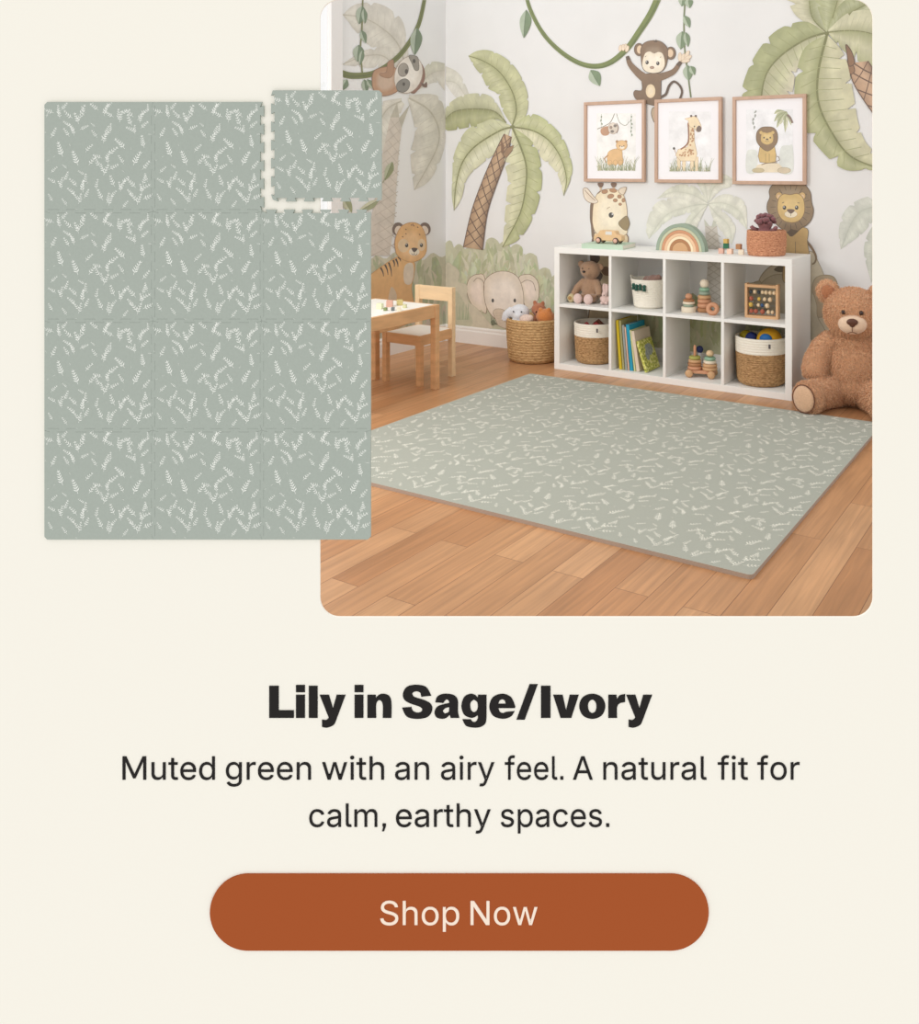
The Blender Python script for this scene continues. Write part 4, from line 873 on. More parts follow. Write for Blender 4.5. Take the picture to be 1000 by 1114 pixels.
# ------------------------------------------------------------------ framed prints
M_frame = mat('rose_wood_frame', (200, 168, 146), .5, 'wood', scale=8, var=.06, stretch=(4, 1, 1), bump=.05)
M_mount = mat('mount_card', (244, 243, 246), .9)
M_sheet = mat('print_sheet', (240, 240, 238), .9)
GRS = [K((150, 160, 120)), K((176, 180, 146)), K((128, 140, 98)), K((196, 190, 160))]
def framed(x0, x1, z0, z1, label):
    t = thing('framed_print', label, 'framed print', ((x0+x1)/2, 0, z0), 0, 'framed animal prints'); w_ = .02; X = (x1-x0)/2; H = z1-z0
    b = MB()
    b.box(-X, X, -.03, -.006, 0, w_); b.box(-X, X, -.03, -.006, H-w_, H); b.box(-X, -X+w_, -.03, -.006, w_, H-w_); b.box(X-w_, X, -.03, -.006, w_, H-w_)
    b.build('frame', M_frame, t, bevel=.0015)
    MB().box(-X+w_, X-w_, -.018, -.008, w_, H-w_).build('mount', M_mount, t)
    return t
def sheet(t, d, name='print'):
    o = d.build(name); o.parent = t; o.matrix_parent_inverse = Matrix.Translation(t.location).inverted(); return o
PY = .0188
def pgrass(d, x0, x1, y, n, h):
    for i in range(n):
        x = random.uniform(x0, x1); a = random.uniform(-.5, .5); hh = h*random.uniform(.4, 1)
        d.stroke([(x, y), (x+a*hh*.4, y-hh*.6), (x+a*hh, y-hh)], (4, 1), random.choice(GRS))
# print 1: sloth above, tiger cub below
t1 = framed(1.172, 1.612, 1.145, 1.658, 'leftmost framed print, showing a sloth on a vine above a tiger cub')
d = Draw('back', PY).frame(640, 0, .1796)
d.poly([(52, 686), (288, 686), (288, 1034), (52, 1034)], K((247, 246, 244)), smooth=False)
d.stroke([(160, 688), (130, 745), (55, 782)], 4, K((110, 104, 76))); d.stroke([(172, 688), (190, 740), (225, 760), (250, 735)], 3, K((120, 120, 96)))
for x in (80, 262): d.stroke([(x, 690), (x-2, 750), (x, 830 if x > 200 else 770)], 2, K((130, 134, 110))); [vleaf(d, x, y, 70+20*(y % 3), 16, 9) for y in range(700, 830 if x > 200 else 760, 22)]
d.poly([(75, 800), (82, 775), (120, 765), (135, 790), (120, 818), (90, 820)], K((196, 150, 118))); d.ell(150, 778, 30, 34, K((226, 214, 200)), rim=K((150, 110, 84)), rw=2); d.ell(163, 762, 10, 9, K((130, 120, 112))); d.ell(146, 796, 11, 9, K((130, 120, 112))); d.ell(138, 772, 9, 10, K((160, 140, 126)))
d.stroke([(172, 745), (184, 775), (172, 808)], 4, K((120, 84, 64)))
pgrass(d, 56, 284, 1032, 60, 90)
oc, ocd = K((226, 184, 128)), K((180, 134, 84))
d.poly([(120, 985), (118, 930), (150, 905), (200, 905), (208, 950), (212, 985), (190, 990), (150, 995)], oc, rim=ocd, rw=2); d.stroke([(122, 940), (100, 960), (108, 985)], (8, 5), ocd)
for x in (175, 228): d.ell(x, 858, 9, 9, ocd)
d.ell(203, 880, 34, 30, K((232, 192, 138)), rim=ocd, rw=2); d.ell(206, 893, 14, 9, K((244, 232, 214))); d.ell(192, 884, 3, 4, K((50, 40, 34))); d.ell(216, 884, 3, 4, K((50, 40, 34))); d.ell(205, 888, 4, 3, K((70, 50, 40)))
for x in (130, 165, 195): d.ell(x, 985, 14, 16, oc, rim=ocd, rw=1.5)
pgrass(d, 56, 284, 1034, 40, 45)
sheet(t1, d)
# print 2: giraffe
t2 = framed(1.680, 2.122, 1.143, 1.655, 'middle framed print, showing a standing spotted giraffe')
d = Draw('back', PY).frame(640, 0, .1796)
d.poly([(488, 675), (744, 675), (744, 1040), (488, 1040)], K((244, 244, 246)), smooth=False)
pgrass(d, 492, 740, 1036, 50, 90)
gc, gs = K((240, 220, 184)), K((190, 140, 96))
for x in (548, 580, 628, 655): d.poly([(x-10, 950), (x+12, 950), (x+9, 1035), (x-7, 1035)], gc, smooth=False, rim=gs, rw=1.5)
d.poly([(530, 940), (545, 905), (600, 890), (612, 860), (606, 740), (640, 735), (645, 860), (660, 930), (650, 975), (560, 975)], gc, rim=K((176, 140, 104)), rw=2, smooth=False)
d.stroke([(606, 745), (606, 860), (560, 905)], 9, K((150, 100, 66))); d.stroke([(532, 930), (522, 905)], 3, gs); d.ell(520, 899, 7, 8, K((60, 48, 42)))
d.poly([(606, 730), (612, 712), (650, 705), (670, 730), (686, 770), (680, 795), (660, 798), (645, 780), (615, 765)], gc, rim=K((176, 140, 104)), rw=2); d.poly([(655, 780), (672, 760), (686, 775), (682, 795), (664, 798)], K((110, 92, 84)))
for x in (624, 652): d.stroke([(x, 712), (x, 700)], 5, gs, smooth=False); d.ell(x, 702, 7, 6, K((70, 52, 44)))
d.poly([(585, 720), (606, 712), (610, 732)], gc, smooth=False, rim=gs, rw=1.5); d.ell(644, 766, 4, 5, K((40, 34, 30)))
for i in range(34):
    x, y = (random.uniform(614, 640), random.uniform(780, 880)) if i < 14 else (random.uniform(545, 645), random.uniform(905, 945))
    d.ell(x, y, random.uniform(4, 7), random.uniform(4, 6), gs)
pgrass(d, 492, 740, 1038, 45, 40)
sheet(t2, d)
# print 3: lion on a rock
t3 = framed(2.190, 2.630, 1.137, 1.650, 'rightmost framed print, showing a seated lion under palm leaves')
d = Draw('back', PY).frame(790, 0, .1796)
d.poly([(122, 662), (406, 662), (406, 1046), (122, 1046)], K((242, 243, 246)), smooth=False)
for x, y, a in ((185, 668, 130), (178, 690, 100), (168, 712, 110), (162, 735, 80), (172, 760, 95)): vleaf(d, x, y, a, 24, 12, K((176, 180, 172)), K((140, 146, 140)))
for ang, L in ((180, 95), (150, 100), (125, 110), (95, 120), (70, 80)):
    a = math.radians(ang); x1, y1 = 385+L*.75*math.cos(a), 665+L*.3+L*.75*math.sin(a)*.9; p = (368, 676)
    q = (max(min(p[0]+L*math.cos(a), 404), 290), p[1]+L*math.sin(a)*.95+14)
    d.frond([p, ((p[0]+q[0])/2-4, (p[1]+q[1])/2-12), q], [p, ((p[0]+q[0])/2-16, (p[1]+q[1])/2-20), q], [p, ((p[0]+q[0])/2+12, (p[1]+q[1])/2+6), q], K((170, 176, 132)), K((204, 204, 170)), K((130, 138, 90)), notch=4, n=24)
d.stroke([(370, 695), (388, 712), (403, 745)], (14, 12), K((130, 108, 96)))
for pts in ([(124, 930), (150, 905), (190, 925), (180, 1040), (124, 1040)], [(330, 900), (380, 880), (404, 890), (404, 1040), (330, 1040)]): d.poly(pts, K((226, 230, 224)))
d.poly([(160, 1044), (190, 1000), (240, 985), (320, 990), (370, 1044)], K((238, 224, 196)), smooth=False)
d.ell(195, 1032, 36, 14, K((206, 190, 150)), rim=K((160, 140, 100)), rw=2); d.ell(352, 1032, 40, 18, K((214, 198, 170)), rim=K((160, 140, 100)), rw=2)
lc, lcd = K((214, 182, 116)), K((120, 92, 56))
d.stroke([(290, 980), (322, 970), (318, 950), (308, 948)], 4, lcd); d.stroke([(215, 998), (250, 988), (310, 985)], 5, lcd)
d.poly([(205, 890), (295, 890), (304, 940), (300, 980), (255, 988), (205, 982), (195, 945)], lc, rim=lcd, rw=3, smooth=False)
d.stroke([(240, 930), (240, 978)], 2.5, lcd, smooth=False); d.stroke([(262, 930), (262, 978)], 2.5, lcd, smooth=False)
d.poly([(248, 768), (290, 775), (312, 810), (310, 860), (285, 895), (250, 915), (212, 892), (186, 855), (186, 805), (210, 775)], K((140, 112, 80)), rim=K((96, 74, 50)), rw=3)
for x in (212, 284): d.ell(x, 803, 11, 11, lc, rim=lcd, rw=2)
d.poly([(212, 830), (222, 802), (248, 806), (275, 802), (286, 832), (280, 862), (248, 876), (216, 860)], lc, inner=K((226, 198, 136)))
for x in (230, 268): d.ell(x, 834, 4.5, 5.5, K((50, 42, 34)))
d.ell(249, 844, 8, 5, K((80, 60, 48))); d.stroke([(236, 852), (249, 858), (262, 852)], 2.5, lcd)
sheet(t3, d)
# ------------------------------------------------------------------ shelf unit
SX0, SX1, SYF, SYB, SH, PT = 1.163, 2.655, -.368, -.025, .748, .037
def on_y(px, y): return at_y(px, 300, y).x           # x where a sight line meets the plane y
t = thing('shelf_unit', 'white cube shelf unit of two rows by four, standing on the floor against the mural', 'shelf unit', ((SX0+SX1)/2, (SYF+SYB)/2, 0))
def sh(name, x0, x1, y0, y1, z0, z1):
    o = MB().box(x0-t.location.x, x1-t.location.x, y0-t.location.y, y1-t.location.y, z0, z1).build(name, M_white, t, bevel=.0012); return o
sh('side_panel', SX0, SX0+PT, SYF, SYB, 0, SH-PT); sh('side_panel', SX1-PT, SX1, SYF, SYB, 0, SH-PT)
sh('top_panel', SX0, SX1, SYF, SYB, SH-PT, SH); sh('bottom_panel', SX0+PT, SX1-PT, SYF, SYB, 0, PT)
DIV = [SX0+PT+(SX1-SX0-2*PT)*k/4 for k in (1, 2, 3)]
MIDZ = .392
for x in DIV: sh('divider', x-.009, x+.009, SYF+.001, SYB, PT, SH-PT)
ed = [SX0+PT]+[v for x in DIV for v in (x-.009, x+.009)]+[SX1-PT]
for k in range(4): sh('shelf_board', ed[2*k], ed[2*k+1], SYF+.001, SYB, MIDZ-.009, MIDZ+.009)
LO, UP, TOP = PT, MIDZ+.009, SH

# ------------------------------------------------------------------ baskets
M_jute = mat('seagrass', (220, 184, 134), .85, 'weave', scale=55, var=.0, bump=1.0, col2=(150, 112, 68), stretch=(1, 1, 5))
M_jute2 = mat('seagrass_dark', (208, 168, 120), .85, 'weave', scale=60, var=.0, bump=1.0, col2=(124, 90, 56), stretch=(1, 1, 5))
M_rope = mat('white_cotton_rope', (242, 236, 222), .9, 'weave', scale=120, var=.03, bump=.5)
M_terra = mat('terracotta_weave', (222, 164, 128), .85, 'weave', scale=90, var=.0, bump=1.0, col2=(160, 100, 70), stretch=(1, 1, 3))
M_dark = mat('basket_inside', (120, 90, 62), .9)
def coil_profile(r0, r1, z0, z1, n, amp, belly=0):
    out = []
    for i in range(n*6+1):
        u = i/(n*6); a = abs(math.sin(u*n*PI)); out.append((r0+(r1-r0)*u+belly*math.sin(u*PI)+amp*a, z0+(z1-z0)*u))
    return out
def basket_wall(r0, r1, z0, z1, n, amp, belly=0, bottom=False, rim=True, wall=.008):
    """hollow coil-built wall: outside up, over the rim, inside down"""
    b = MB(); P = coil_profile(r0, r1, z0, z1, n, amp, belly)
    inn = [(r-wall-amp, z) for r, z in reversed(P[::6])]
    prof = ([(.001, z0), (r0-.006, z0)] if bottom else [(r0-wall, z0)])+P+([(r1-wall*.5, z1+amp)] if rim else [])+inn
    if bottom: prof += [(r0-wall-amp, z0+.012), (.001, z0+.012)]
    else: prof += [(r0-wall, z0)]
    b.lathe(prof, seg=64, cap=False); return b
def two_tone(loc, r, h, label):
    t = thing('storage_basket', label, 'basket', loc, 0, 'two-tone rope baskets in the lower compartments'); s_ = h*.68
    b = MB(); P = [(.001, 0), (r*.8, 0), (r*.9, .008)]+coil_profile(r*.94, r, .02, s_, 14, .0028)+[(r-.012, s_), (r*.9-.004, .02), (.001, .012)]
    b.lathe(P, seg=64, cap=False); b.build('seagrass_body', M_jute2, t, smooth=True)
    b = MB(); P = coil_profile(r+.001, r+.003, s_, h, 6, .002)+[(r-.004, h+.002), (r-.009, h-.004), (r-.011, s_)]
    b.lathe(P, seg=64, cap=False); b.build('cotton_band', M_rope, t, smooth=True)
    MB().box(r*.80-.006, r*.80+.006, -.012, .012, 0, .001).build('leather_tab', mat('dark_tab', (90, 84, 84), .7), t).matrix_local = Matrix.Translation((r*.35, -r*.95, h-.03)) @ Matrix.Rotation(PI/2, 4, 'X') @ Matrix.Translation((-r*.5, 0, 0))
    return t
lb1 = (on_y(646, -.2)+.012, -.2, LO); lb4 = (on_y(829, -.2), -.205, LO)
two_tone(lb1, .128, .245, 'white-banded seagrass basket with red toys, in the lower left compartment')
two_tone(lb4, .142, .262, 'white-banded seagrass basket with yellow and blue balls, in the lower right compartment')
# what peeks out of them
M_red = mat('red_plastic', (150, 44, 44), .5); M_brown = mat('brown_felt', (110, 70, 54), .8)
for k, (dx, dy, r, m_) in enumerate([(-.045, -.03, .042, M_red), (.03, -.04, .045, M_red), (.0, .04, .045, M_brown)]):
    b = MB(); b.ell((0, 0, 0), (r, r*.9, r*.5)); b.tube([(-r*.7, 0, r*.2), (0, 0, r*.75), (r*.7, 0, r*.2)], r*.2)
    o = b.build('toy_ring', m_, smooth=True, loc=(lb1[0]+dx, lb1[1]+dy, LO+.205+.004*k))
    tag(o, ['rounded red toy at the left inside the lower left basket', 'rounded red toy at the front right inside the lower left basket', 'dark brown soft toy at the back of the lower left basket'][k], 'toy')
M_yel = mat('mustard_ball', (222, 168, 40), .55); M_blu = mat('blue_patch', (40, 110, 180), .5); M_nav = mat('navy_felt', (36, 50, 110), .7)
t = thing('toy_ball', 'large mustard yellow ball with a blue disc, in the lower right basket', 'ball', (lb4[0]+.045, lb4[1]-.0, LO+.235))
MB().ell((0, 0, 0), .072, seg=28).build('ball_body', M_yel, t, smooth=True)
MB().ell((.0, -.058, .02), (.036, .02, .03)).build('blue_disc', M_blu, t, smooth=True)
tag(MB().ell((0, 0, 0), (.036, .036, .034)).build('toy_ball', M_nav, smooth=True, loc=(lb4[0]-.05, lb4[1]-.02, LO+.245)), 'small navy blue ball in the middle of the lower right basket', 'ball')
tag(MB().ell((0, 0, 0), (.034, .04, .032)).build('toy_ball', mat('olive_ball', (170, 150, 30), .6), smooth=True, loc=(lb4[0]-.095, lb4[1]+.01, LO+.25)), 'small olive yellow ball at the left rim of the lower right basket', 'ball')

# white rope basket with green tassels
wx = on_y(706, -.2)
t = thing('storage_basket', 'white cotton rope basket with dark green tassels, in an upper compartment', 'basket', (wx, -.19, UP))
b = MB(); P = [(.001, 0), (.082, 0), (.09, .006)]+coil_profile(.093, .112, .01, .17, 15, .0018)+[(.107, .172), (.1, .165), (.085, .012), (.001, .01)]
b.lathe(P, seg=64, cap=False); b.build('rope_body', M_rope, t, smooth=True)
M_tas = mat('green_wool', (22, 84, 66), .9, 'fur', scale=200, bump=.8)
for k in range(4):
    a = math.radians(-118+k*13); b = MB(); c_ = (math.cos(a)*.116, math.sin(a)*.116, .138-.004*(k % 2))
    b.ell(c_, (.011, .011, .012)); b.lathe([(.004, .01), (.009, -.008), (.012, -.026)], c_, seg=12)
    b.build('tassel', M_tas, t, smooth=True)
for sx in (-1, 1):
    b = MB(); b.tube([(sx*.108, -.02, .16), (sx*.122, -.012, .178), (sx*.124, 0, .184), (sx*.122, .012, .178), (sx*.108, .02, .16)], .004, 8); b.build('handle', M_rope, t, smooth=True)
M_tl = mat('taupe_plush', (158, 124, 112), .95, 'fur', scale=150, bump=.8)
o = MB().ell((0, 0, 0), (.05, .045, .04)).ell((-.05, .01, .0), (.03, .03, .03)).ell((.035, -.01, .025), .02).build('plush_toy', M_tl, loc=(wx+.03, -.19, UP+.155)); blob(o, .006, 3, .004, .01)
tag(o, 'taupe plush toy peeking over the rim of the white tasselled basket', 'plush toy')

# small terracotta basket on top, with a plum coloured doll in it
bx = on_y(834, -.2)
t = thing('woven_basket', 'small orange woven basket on top of the shelf unit, in front of the lion', 'basket', (bx, -.2, TOP))
b = MB(); P = [(.001, 0), (.098, 0)]+coil_profile(.102, .106, .004, .136, 12, .002, .004)+[(.1, .14), (.095, .132), (.092, .012), (.001, .01)]
b.lathe(P, seg=72, cap=False); b.build('basket_body', M_terra, t, smooth=True)
t = thing('plush_doll', 'plum plush doll with curly tufts standing in the small orange basket', 'plush toy', (bx-.008, -.2, TOP+.016)); t.scale = (1.25, 1.2, 1.08)
M_plum = mat('plum_plush', (150, 98, 100), .95, 'fur', scale=160, bump=.9)
b = MB(); b.ell((0, 0, .07), (.04, .034, .07)); b.ell((0, 0, .15), (.036, .034, .036)); o = b.build('body', M_plum, t); blob(o, .006, 3)
b = MB(); random.seed(3)
for k in range(30):
    a, z = random.uniform(0, 2*PI), random.uniform(-.1, 1); r = math.sqrt(max(0, 1-z*z)); b.ell((r*math.cos(a)*.042, r*math.sin(a)*.038, .152+z*.04), random.uniform(.009, .014), seg=8)
b.build('curls', mat('plum_curls', (136, 86, 90), .95, 'fur', scale=200, bump=.8), t, smooth=True)
for s_ in (-1, 1): MB().ell((s_*.013, -.033, .15), .0035, seg=8).build('eye', mat('black_bead', (24, 20, 20), .2), t, smooth=True)
for s_ in (-1, 1):
    b = MB(); b.tube([(s_*.03, 0, .11), (s_*.048, -.012, .118), (s_*.058, -.02, .132)], [.012, .011, .009], 10); b.build('arm', M_plum, t, smooth=True)

# ------------------------------------------------------------------ plush animals
M_bead = mat('black_bead', (24, 20, 20), .2)
def ellM(rx, ry, rz): return Matrix.Rotation(math.radians(rz), 4, 'Z') @ Matrix.Rotation(math.radians(ry), 4, 'Y') @ Matrix.Rotation(math.radians(rx), 4, 'X')
# brown teddy in the upper left compartment
tb = thing('teddy_bear', 'small brown teddy bear with pink feet sitting in the upper left compartment', 'plush toy', (on_y(642, -.21), -.21, UP), math.radians(6))
M_ted = mat('mocha_plush', (174, 140, 112), .95, 'fur', scale=170, bump=.7, var=.1)
b = MB(); b.ell((0, .01, .085), (.062, .05, .08)); b.ell((.004, -.005, .2), (.066, .056, .057), ellM(0, 8, 0)); b.ell((-.0, -.045, .188), (.036, .028, .027))
b.tube([(-.035, 0, .135), (-.075, -.02, .09), (-.095, -.045, .04)], [.022, .024, .022], 12); b.tube([(.04, 0, .135), (.07, -.02, .09), (.08, -.04, .05)], [.022, .024, .022], 12)
for s_ in (-1, 1): b.tube([(s_*.03, 0, .03), (s_*.034, -.06, .03)], [.03, .026], 12)
for s_ in (-1, 1): b.ell((s_*.064, .01, .232-(.012 if s_ > 0 else 0)), (.024, .012, .024))
o = b.build('body', M_ted, tb); blob(o, .0045, 4, .002, .006)
M_pink = mat('blush_plush', (226, 198, 190), .95, 'fur', scale=200, bump=.6, var=.06)
MB().ell((-.045, -.082, .03), (.029, .022, .032)).build('foot', M_pink, tb, smooth=True); MB().ell((.028, -.088, .03), (.03, .022, .032)).build('foot', M_pink, tb, smooth=True)
o = MB().ell((-.1, -.06, .028), (.027, .022, .027)).build('paw', mat('cream_plush', (214, 196, 150), .95, 'fur', scale=200, bump=.6), tb, smooth=True)
MB().ell((-.1, -.081, .03), (.011, .005, .012)).build('paw_pad', mat('tan_felt', (170, 132, 84), .9), o, smooth=True)
MB().ell((-.008, -.073, .196), (.011, .006, .007)).build('nose', M_bead, tb, smooth=True)
for s_ in (-1, 1): MB().ell((s_*.022-.004, -.054, .213), .0042, seg=10).build('eye', M_bead, tb, smooth=True)
# little blush bunny beside it
tbn = thing('plush_bunny', 'tiny blush pink plush bunny beside the small brown teddy bear', 'plush toy', (on_y(658.5, -.25), -.25, UP), math.radians(10))
b = MB(); b.ell((0, 0, .03), (.022, .02, .03)); b.ell((0, -.004, .062), (.02, .019, .02)); b.tube([(-.006, 0, .07), (-.007, 0, .1), (-.006, 0, .128)], [.009, .012, .009], 10); b.tube([(.011, 0, .07), (.013, .002, .1), (.012, .002, .124)], [.008, .011, .008], 10)
for s_ in (-1, 1): b.ell((s_*.016, -.014, .012), (.01, .014, .01)); b.ell((s_*.024, -.006, .036), (.008, .008, .014))
o = b.build('body', M_pink, tbn); blob(o, .003, 3)
MB().ell((0, -.0235, .06), .003, seg=8).build('nose', M_bead, tbn, smooth=True)

# plush toys in the large floor basket
kx, ky = .905, -.2
t = thing('toy_basket', 'large round seagrass basket on the floor left of the shelf unit', 'basket', (kx, ky, 0))
b = MB(); P = [(.001, 0), (.15, 0), (.162, .006)]+coil_profile(.166, .182, .015, .27, 15, .004, .004)+[(.176, .275), (.165, .265), (.15, .02), (.001, .012)]
b.lathe(P, seg=80, cap=False); b.build('basket_body', M_jute, t, smooth=True)
b = MB(); b.tube([(-.182, -.03, .255), (-.2, -.02, .285), (-.2, .015, .288), (-.182, .03, .255)], .008, 8); b.build('handle', M_jute, t, smooth=True)
M_grey = mat('grey_plush', (222, 222, 226), .95, 'fur', scale=150, bump=.7, var=.08); M_org = mat('rust_plush', (206, 128, 66), .95, 'fur', scale=150, bump=.7, var=.1)
M_fox = mat('fox_plush', (178, 112, 78), .95, 'fur', scale=150, bump=.7); M_bl2 = mat('blush_cloth', (226, 200, 186), .95, 'fur', scale=150, bump=.5)
to = thing('plush_elephant', 'pale grey plush animal with drooping ears, in the large floor basket', 'plush toy', (kx-.065, ky-.075, .25), math.radians(20))
b = MB(); b.ell((0, .02, -.06), (.07, .06, .07)); b.ell((0, 0, .055), (.065, .058, .055)); b.ell((.0, -.045, .04), (.03, .03, .028)); b.tube([(-.05, 0, .08), (-.085, -.01, .04), (-.095, -.02, -.0)], [.022, .03, .024], 12); b.ell((.0, -.05, 0), (.055, .03, .028))
o = b.build('body', M_grey, to); blob(o, .006, 4, .003, .01)
for s_ in (-1, 1): MB().ell((s_*.026, -.056, .07), .005, seg=10).build('eye', M_bead, to, smooth=True)
tf = thing('plush_fox', 'reddish brown plush animal at the back of the large floor basket', 'plush toy', (kx+.03, ky+.0, .272), math.radians(20))
b = MB(); b.ell((0, 0, -.04), (.05, .05, .06)); b.ell((0, 0, .05), (.048, .045, .042)); b.ell((-.025, 0, .093), (.014, .01, .018)); b.ell((.028, 0, .09), (.014, .01, .018)); b.ell((0, -.04, .04), (.02, .02, .016))
o = b.build('body', M_fox, tf); blob(o, .005, 4, .003, .01)
MB().ell((0, -.062, .045), .005, seg=10).build('nose', M_bead, tf, smooth=True)
o = MB().ell((0, 0, 0), (.06, .055, .052)).ell((-.02, -.02, .045), .016).ell((.03, 0, .045), .016).build('plush_toy', M_org, loc=(kx+.112, ky-.05, .29)); blob(o, .005, 4, .003, .01)
tag(o, 'bright rust orange plush toy at the right of the large floor basket', 'plush toy')
o = MB().ell((0, 0, 0), (.045, .04, .035)).ell((.03, 0, .012), .022).build('plush_toy', M_bl2, loc=(kx+.02, ky-.125, .275)); blob(o, .005, 4, .002, .01)
tag(o, 'small blush pink plush toy at the front of the large floor basket', 'plush toy')

# the big teddy bear on the floor
def tufts(o, n, L):
    """bake the soft skin and root short locks of pile all over it"""
    bpy.context.view_layer.update()
    ev = o.evaluated_get(bpy.context.evaluated_depsgraph_get()); me = bpy.data.meshes.new_from_object(ev)
    o.modifiers.clear(); rnd = random.Random(11)
    P = [(p.center.copy(), p.normal.copy(), p.area, [me.vertices[v].co.copy() for v in p.vertices]) for p in me.polygons]
    tot = sum(p[2] for p in P); vs = [tuple(v.co) for v in me.vertices]; fs = [tuple(p.vertices) for p in me.polygons]; nb = len(fs)
    acc = 0
    for c, nr, ar, co in P:
        acc += n*ar/tot
        while acc >= 1:
            acc -= 1; w = [rnd.random() for _ in co]; sw = sum(w); q = sum((a*(b_/sw) for a, b_ in zip(co, w)), Vector())
            j = Vector((rnd.gauss(0, .45), rnd.gauss(0, .45), rnd.gauss(-.35, .4))); d_ = (nr+j).normalized(); l = L*rnd.uniform(.6, 1.3)
            s_ = d_.orthogonal().normalized(); s_.rotate(Matrix.Rotation(rnd.uniform(0, 6.28), 3, d_)); s_ *= L*.11; k = len(vs)
            m_ = q+d_*l*.55; e = q+d_*l+Vector((0, 0, -l*.3))
            vs += [tuple(q-s_-nr*.001), tuple(q+s_-nr*.001), tuple(m_+s_*.8), tuple(m_-s_*.8), tuple(e)]
            fs += [(k, k+1, k+2, k+3), (k+3, k+2, k+4)]
    m2 = bpy.data.meshes.new(o.name); m2.from_pydata(vs, [], fs)
    for mm in me.materials: m2.materials.append(mm)
    m2.polygons.foreach_set('use_smooth', [i < nb for i in range(len(fs))]); o.data = m2
B0 = at_z(926, 444, 0); BX, BY = 2.955, -.30
tb = thing('teddy_bear', 'big shaggy caramel teddy bear sitting on the floor right of the shelf unit', 'plush toy', (BX, BY, 0), math.radians(13))
M_fur = mat('caramel_fur', (230, 180, 138), .95, 'fur', scale=110, bump=1.0, var=.14); M_pad = mat('light_fur', (216, 176, 142), .95, 'fur', scale=140, bump=.7, var=.08)
b = MB()
b.ell((0, .03, .2), (.15, .125, .2)); b.ell((0, .03, .1), (.155, .13, .1)); b.ell((0, .02, .33), (.115, .095, .09)); b.ell((-.115, .01, .325), (.06, .06, .055)); b.ell((.115, .01, .325), (.06, .06, .055)); b.ell((-.002, -.01, .485), (.142, .125, .128)); b.ell((-.002, -.06, .45), (.12, .07, .08))
b.tube([(-.1, .02, .34), (-.15, 0, .29), (-.178, -.03, .23), (-.19, -.055, .18), (-.193, -.065, .15)], [.052, .06, .063, .062, .05], 16); b.tube([(.1, .02, .34), (.15, 0, .29), (.178, -.03, .23), (.19, -.055, .18), (.193, -.065, .15)], [.052, .06, .063, .062, .05], 16)
b.tube([(-.08, 0, .08), (-.15, -.1, .082), (-.2, -.185, .082)], [.085, .075, .074], 16); b.tube([(.07, 0, .08), (.12, -.12, .08), (.15, -.215, .078)], [.085, .075, .074], 16)
b.ell((-.125, .03, .585), (.058, .03, .062), ellM(0, -25, 0)); b.ell((.128, .03, .575), (.056, .03, .06), ellM(0, 25, 0))
o = b.build('body', M_fur, tb); blob(o, .007, 5, .006, .012); tufts(o, 42000, .013)
o = MB().ell((-.123, .002, .583), (.036, .012, .04), ellM(0, -25, 0)).build('ear_lining', mat('ear_brown', (180, 118, 80), .95, 'fur', scale=120, bump=.8), tb, smooth=True)
o = MB().ell((-.0, -.115, .443), (.072, .05, .052)).build('muzzle', mat('muzzle_plush', (230, 200, 172), .95, 'fur', scale=180, bump=.5, var=.05), tb, smooth=True)
b = MB(); b.ell((-.0, -.163, .46), (.028, .012, .018)); b.ell((0, -.162, .448), (.015, .01, .014)); b.build('nose', mat('brown_nose', (92, 58, 44), .4), tb, smooth=True)
b = MB(); b.tube([(0, -.166, .436), (0, -.166, .41)], .0018, 8); b.tube([(-.022, -.158, .402), (-.01, -.163, .408), (0, -.166, .411), (.01, -.163, .408), (.022, -.158, .402)], .0018, 8); b.build('mouth_stitch', mat('stitch', (110, 72, 54), .8), tb)
for s_ in (-1, 1):
    o = MB().ell((s_*.043, -.128, .502), .0115, seg=14).build('eye', mat('amber_eye', (52, 28, 18), .15, spec=.6), tb, smooth=True)
Rf = Matrix.Rotation(math.radians(-16), 4, 'Z')
for cx_, cy_, cz_, rz_ in ((-.212, -.235, .085, -30), (.158, -.268, .082, 14)):
    R_ = Matrix.Rotation(math.radians(rz_), 4, 'Z')
    o = MB().ell((cx_, cy_, cz_), (.08, .045, .084), R_).build('foot', M_fur, tb); blob(o, .006, 3, .005, .012); tufts(o, 7000, .011)
    n_ = R_ @ Vector((0, -.034, 0)); pd = MB().ell((cx_+n_.x, cy_+n_.y, cz_), (.061, .02, .066), R_).build('foot_pad', M_pad, o, smooth=True)
    b = MB(); c0 = Vector((cx_, cy_, cz_))+R_ @ Vector((0, -.038, 0))
    b.tube([c0+R_ @ Vector((.064*math.cos(a*PI/12), 0, .069*math.sin(a*PI/12))) for a in range(25)], .0025, 6); b.build('pad_seam', mat('stitch', (110, 72, 54), .8), o, smooth=True)

